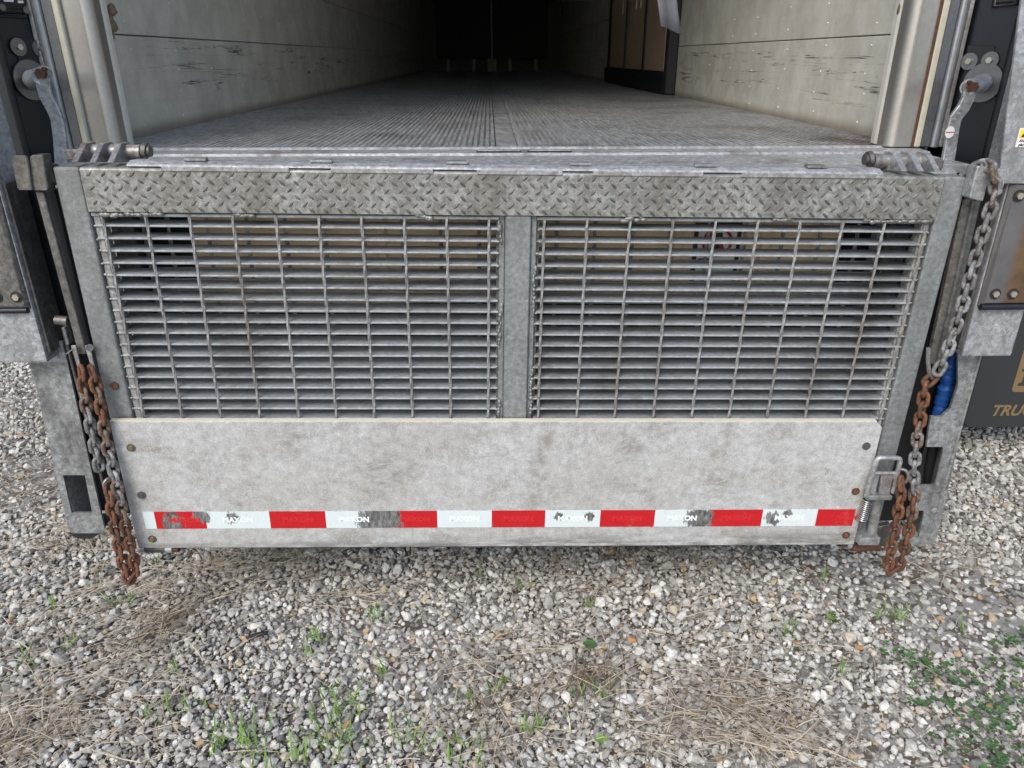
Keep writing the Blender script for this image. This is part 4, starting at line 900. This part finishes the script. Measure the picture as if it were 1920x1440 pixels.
# ================================================================== LINK BARS beside the gate
lb = thing('link_bar', 'dark steel link bar with forked head and shackle holding two chains', 'link bar', PY(155, 660, .03)); B = Rel(lb)
B.part(MB().prism(poly([(66, 360), (81, 360), (162, 664), (147, 664)], .0), (0, .012, 0)), 'outer_bar', M['dirtysteel'], bevel=.0015)
B.part(MB().prism(poly([(82, 360), (102, 355), (172, 655), (158, 650)], .035), (0, .012, 0)), 'inner_bar', M['dark'], bevel=.0015)
B.part(MB().prism(poly([(21, 296), (24, 292), (48, 292), (52, 303), (60, 357), (36, 357), (32, 352)], -.02), (0, .008, 0)), 'fork_plate', M['dirtysteel'], bevel=.0015)
B.part(MB().prism(poly([(55, 296), (58, 291), (80, 291), (90, 355), (87, 358), (62, 358)], -.012), (0, .035, 0)), 'fork_block', M['dirtysteel'], bevel=.002)
B.part(MB().tube([PY(105, 600, .012), PY(128, 602, .012)], .012, 12), 'spacer', M['dirtysteel'], bevel=.002)
for x_ in (137, 163):
    a_, b_ = PY(x_, 648, -.012), PY(x_ + 14, 700, -.02); d = (b_ - a_).normalized(); n_ = Vector((d.z, 0, -d.x)) * .0065
    B.part(MB().prism([a_ - n_, a_ + n_, b_ + n_ * .6, b_ - n_ * .6], (0, .004, 0)), 'shackle_plate', M['rustsilver'], bevel=.001)
B.part(MB().cyl(PY(168, 652, -.014), PY(168, 652, -.022), .009, 12), 'shackle_bolt', M['dirtysteel'], bevel=.001)
B.part(MB().tube([PY(124, 664, -.014), PY(136, 655, -.016)], .0013, 6), 'split_pin', M['chrome'])

lb = thing('link_bar', 'broad ridged steel link bar with pale head plate and hook on a long chain', 'link bar', PY(1750, 680, .03)); B = Rel(lb)
B.part(MB().prism(poly([(1808, 372), (1842, 372), (1771, 690), (1742, 682)], .012), (0, .02, 0)), 'flat_bar', M['dirtysteel'], bevel=.004)
B.part(MB().tube([PY(1826, 376, .010), PY(1757, 686, .010)], .006, 8), 'bar_ridge', M['dirtysteel'])
B.part(MB().prism(poly([(1832, 314), (1835, 311), (1856, 315), (1858, 320), (1844, 376), (1841, 378), (1819, 372), (1818, 368)], -.035), (0, .035, 0)), 'head_plate', M['arm'], bevel=.003, seg=2)
B.part(MB().prism(poly([(1870, 318), (1886, 317), (1889, 321), (1882, 352), (1872, 362)], .0), (0, .03, 0)), 'side_plate', M['arm'], bevel=.002)
B.part(MB().tube([PY(1812, 340, .0), PY(1824, 342, .0)], .017, 14), 'pivot_collar', M['dirtysteel'], bevel=.002)
hk = [(1741, 652), (1740, 676), (1742, 700), (1748, 710), (1756, 709), (1763, 700), (1764, 690)]
B.part(MB().tube([PY(u, v, -.045) for u, v in hk], .0052, 10), 'hook', M['rustsilver'])
# blue wrapped hose inside the notched column
bw = thing('hose', 'hose wrapped in crumpled blue sheeting behind the chain', 'hose', PY(1758, 778, .17)); B = Rel(bw)
pth = [PY(1792, 640, .17), PY(1786, 668, .17), PY(1779, 700, .17), PY(1772, 735, .17), PY(1764, 765, .17), PY(1756, 800, .17)]
fine_p = []
for i in range(len(pth) - 1):
    for t in np.linspace(0, 1, 10)[:-1]: fine_p.append(pth[i].lerp(pth[i + 1], t))
mb = MB(); mb.tube(fine_p, .022, 18, rad=[.020 + .0016 * math.sin(i * 1.05) + .0016 * math.sin(i * 2.3 + 1) + R_.uniform(-.0015, .0015) for i in range(len(fine_p))])
mb.v = [tuple(Vector(p) + Vector((mnoise.noise(Vector(p) * 60), 0, mnoise.noise(Vector(p) * 60 + Vector((9, 0, 0))))) * .006) for p in mb.v]
B.part(mb, 'wrapping', M['blue']); B.part(MB().tube([PY(1756, 800, .17), PY(1742, 880, .17), PY(1735, 1000, .19)], .014, 12), 'hose_core', M['rubber'])

# ================================================================== CHAINS
PIT = .0285; WIRE = .0053
def link_mesh(mat, kx=1.0):
    mb = MB(); r = .0104; h = PIT / 2 - r + WIRE * .98; P = []
    for a in np.linspace(0, math.pi, 8): P.append((r * math.cos(a), 0, h + r * math.sin(a)))
    for a in np.linspace(math.pi, 2 * math.pi, 8): P.append((r * math.cos(a), 0, -h + r * math.sin(a)))
    mb.tube(P, WIRE, 8, True); return mb.mesh('link', M[mat])
M['chain_brown'] = rust('browning_chain_zinc', (.075, .05, .035), (.25, .18, .13), .25)
LK = {m_: link_mesh(m_) for m_ in ('rust', 'rust2', 'chain_grey', 'chain_brown')}
def chain(label, path, mats, group=None, start_roll=.7):
    P = [Vector(p) for p in path]; fine_ = []
    for i in range(len(P) - 1):
        p0 = P[max(0, i - 1)]; p1, p2 = P[i], P[i + 1]; p3 = P[min(len(P) - 1, i + 2)]
        for t in np.linspace(0, 1, 60)[:-1]:
            fine_.append(.5 * ((2 * p1) + (p2 - p0) * t + (2 * p0 - 5 * p1 + 4 * p2 - p3) * t * t + (3 * p1 - p0 - 3 * p2 + p3) * t ** 3))
    fine_.append(P[-1])
    cum = [0]
    for a_, b_ in zip(fine_[:-1], fine_[1:]): cum.append(cum[-1] + (b_ - a_).length)
    tot = cum[-1]; n = max(2, int(tot / PIT)); step = tot / n
    t = thing('chain', label, 'chain', P[0], group)
    def at(s_):
        j = int(np.searchsorted(cum, s_)); j = min(max(j, 1), len(cum) - 1); f_ = (s_ - cum[j - 1]) / max(1e-9, cum[j] - cum[j - 1]); return fine_[j - 1].lerp(fine_[j], f_)
    for i in range(n):
        a_, b_ = at(i * step), at((i + 1) * step); c = (a_ + b_) / 2; d = (b_ - a_).normalized()
        ref = Vector((0, 1, 0)); x_ = ref.cross(d).normalized(); y_ = d.cross(x_)
        roll = start_roll + (math.pi / 2 if i % 2 else 0) + R_.gauss(0, .13)
        xx = x_ * math.cos(roll) + y_ * math.sin(roll); yy = d.cross(xx)
        m_ = Matrix((xx, yy, d)).transposed().to_4x4(); sc_ = step / PIT
        fr_ = min(1, max(0, (i + .5) / n + R_.gauss(0, .012))); mt = next(m2 for lim, m2 in mats if fr_ <= lim)
        nb_ = next(m2 for lim, m2 in mats if min(1, fr_ + .05) <= lim); na_ = next(m2 for lim, m2 in mats if max(0, fr_ - .05) <= lim)
        if mt == 'rust' and R_.random() < .3: mt = 'rust2'
        if nb_ != na_ and R_.random() < .75: mt = 'chain_brown'
        if mt == 'chain_grey' and R_.random() < .12: mt = 'chain_brown'
        o = place(LK[mt], 'link', t, T(c - P[0]) @ m_ @ Matrix.Scale(max(.95, min(1.06, sc_)), 4))
    return t
W = lambda u, v, y: PY(u, v, y)
chain('short chain of grey links hanging free, its top links rusty, beside the long doubled chain', [W(152, 690, -.03), W(156, 720, -.032), W(165, 775, -.034), W(176, 830, -.036), W(187, 880, -.036)], [(.22, 'rust'), (1, 'chain_grey')])
chain('long chain with rusty doubled end, looping down beside the short grey chain', [W(170, 690, -.028), W(180, 720, -.035), W(190, 770, -.042), W(200, 830, -.05), W(214, 885, -.055), W(224, 935, -.06), W(236, 990, -.06), W(250, 1045, -.06), W(255, 1076, -.06), W(245, 1090, -.064), W(236, 1076, -.066), W(226, 1035, -.066), W(215, 985, -.066), W(207, 935, -.066), W(206, 905, -.05)], [(.16, 'rust'), (.42, 'chain_grey'), (1, 'rust')])
chain('grey chain draped over the pale head plate of the broad link bar', [W(1806, 326, .02), W(1822, 318, .0), W(1842, 309, -.02), W(1860, 312, -.05), W(1866, 340, -.055), W(1864, 372, -.055), W(1851, 410, -.05), W(1836, 460, -.048), W(1819, 520, -.048), W(1802, 580, -.048), W(1784, 635, -.048), W(1770, 675, -.05), W(1756, 700, -.055)], [(1, 'chain_grey')])
chain('rusty chain hanging from the hook past the latch, doubled at its bottom end', [W(1752, 704, -.05), W(1738, 716, -.052), W(1731, 750, -.055), W(1725, 790, -.057), W(1719, 830, -.06), W(1714, 880, -.06), W(1714, 930, -.06), W(1706, 985, -.06), W(1693, 1040, -.06), W(1683, 1066, -.06), W(1668, 1074, -.066), W(1666, 1052, -.07), W(1674, 1010, -.072), W(1684, 960, -.072), W(1690, 920, -.072), W(1689, 897, -.062)], [(.17, 'rust'), (.40, 'chain_grey'), (1, 'rust')])
def ring(u, v, y, r, label, tilt):
    c = PY(u, v, y); mb = MB(); mb.tube([Vector((math.cos(a) * r, 0, math.sin(a) * r * 1.25)) for a in np.linspace(0, 6.283, 25)[:-1]], .0048, 10, True)
    o = mb.build('ring', M['rustsilver']); o.matrix_world = T(c) @ Matrix.Rotation(tilt, 4, 'Z'); tag(o, label, 'ring')
ring(206, 908, -.045, .014, 'bright steel ring holding the doubled rusty chain beside the short grey chain', .9)
ring(1690, 893, -.052, .017, 'bright steel ring beside the spring latch holding a rusty chain end', -.5)

# ================================================================== MUD FLAP of the vehicle parked alongside
YF = .95
mf = thing('mud_flap', 'dark grey mud flap with gold lettering hanging behind the notched column', 'mud flap', PY(1900, 800, YF)); B = Rel(mf)
x0 = PY(1812, 780, YF).x; zb = PY(1860, 801, YF).z; rr = .035
fo = [(x0 + rr - rr * math.cos(a), zb + rr - rr * math.sin(a)) for a in np.linspace(0, math.pi / 2, 8)] + [(x0 + .62, zb), (x0 + .62, .98), (x0, .98)]
B.part(MB().prism([(p[0], YF, p[1]) for p in fo], (0, .009, 0)), 'flap_sheet', M['flap'], bevel=.001)
B.part(MB().box(x0 - .02, x0 + .70, YF - .01, YF + .05, .98, 1.04), 'hanger_bar', M['dirtysteel'], bevel=.004)
a_ = PY(1897, 735, YF); b_ = PY(1921, 640, YF); gx = a_.x - .003; gz0 = a_.z; gz1 = gz0 + .215
go = []
for cx_, cz_, a0 in ((gx + .016, gz0 + .016, math.pi), (gx + .30, gz0 + .016, 1.5 * math.pi), (gx + .30, gz1 - .016, 0), (gx + .016, gz1 - .016, math.pi / 2)):
    go += [(cx_ + .016 * math.cos(a0 + t), cz_ + .016 * math.sin(a0 + t)) for t in np.linspace(0, math.pi / 2, 5)]
B.part(MB().prism([(p[0], YF - .0012, p[1]) for p in go], (0, .001, 0)), 'emblem_plate', M['gold'])
lx, lz = gx + .018, gz0 + .028
B.part(MB().prism([(lx + p[0], YF - .0022, lz + p[1]) for p in ((0, 0), (.06, 0), (.06, .012), (.044, .016), (.044, .062), (.06, .066), (.06, .076), (.0, .076), (.0, .066), (.014, .062), (.014, .016), (.0, .012))], (0, .0008, 0)), 'emblem_letter', M['flap'])
me = text_mesh('TRUC', .068, M['gold'], .0022, .25)
c_ = PY(1908, 770, YF); place(me, 'lettering', mf, B.off @ T((PY(1858, 770, YF).x + .088, YF - .0012, c_.z)) @ FACE)
pt = thing('parked_trailer', 'dark underside and wheels of the vehicle parked alongside behind the mud flap', 'trailer', (3.1, 1.0, 0)); B = Rel(pt)
B.part(MB().box(1.80, 4.3, 1.02, 13, 1.05, 3.9), 'body', M['runner'], bevel=.01)
for yy in (1.75, 3.0):
    B.part(MB().tube([(1.95, yy, .52), (2.55, yy, .52)], .515, 28), 'wheel', M['rubber'], bevel=.02)
    B.part(MB().tube([(2.56, yy, .52), (4.0, yy, .52)], .06, 12), 'axle', M['dark'])
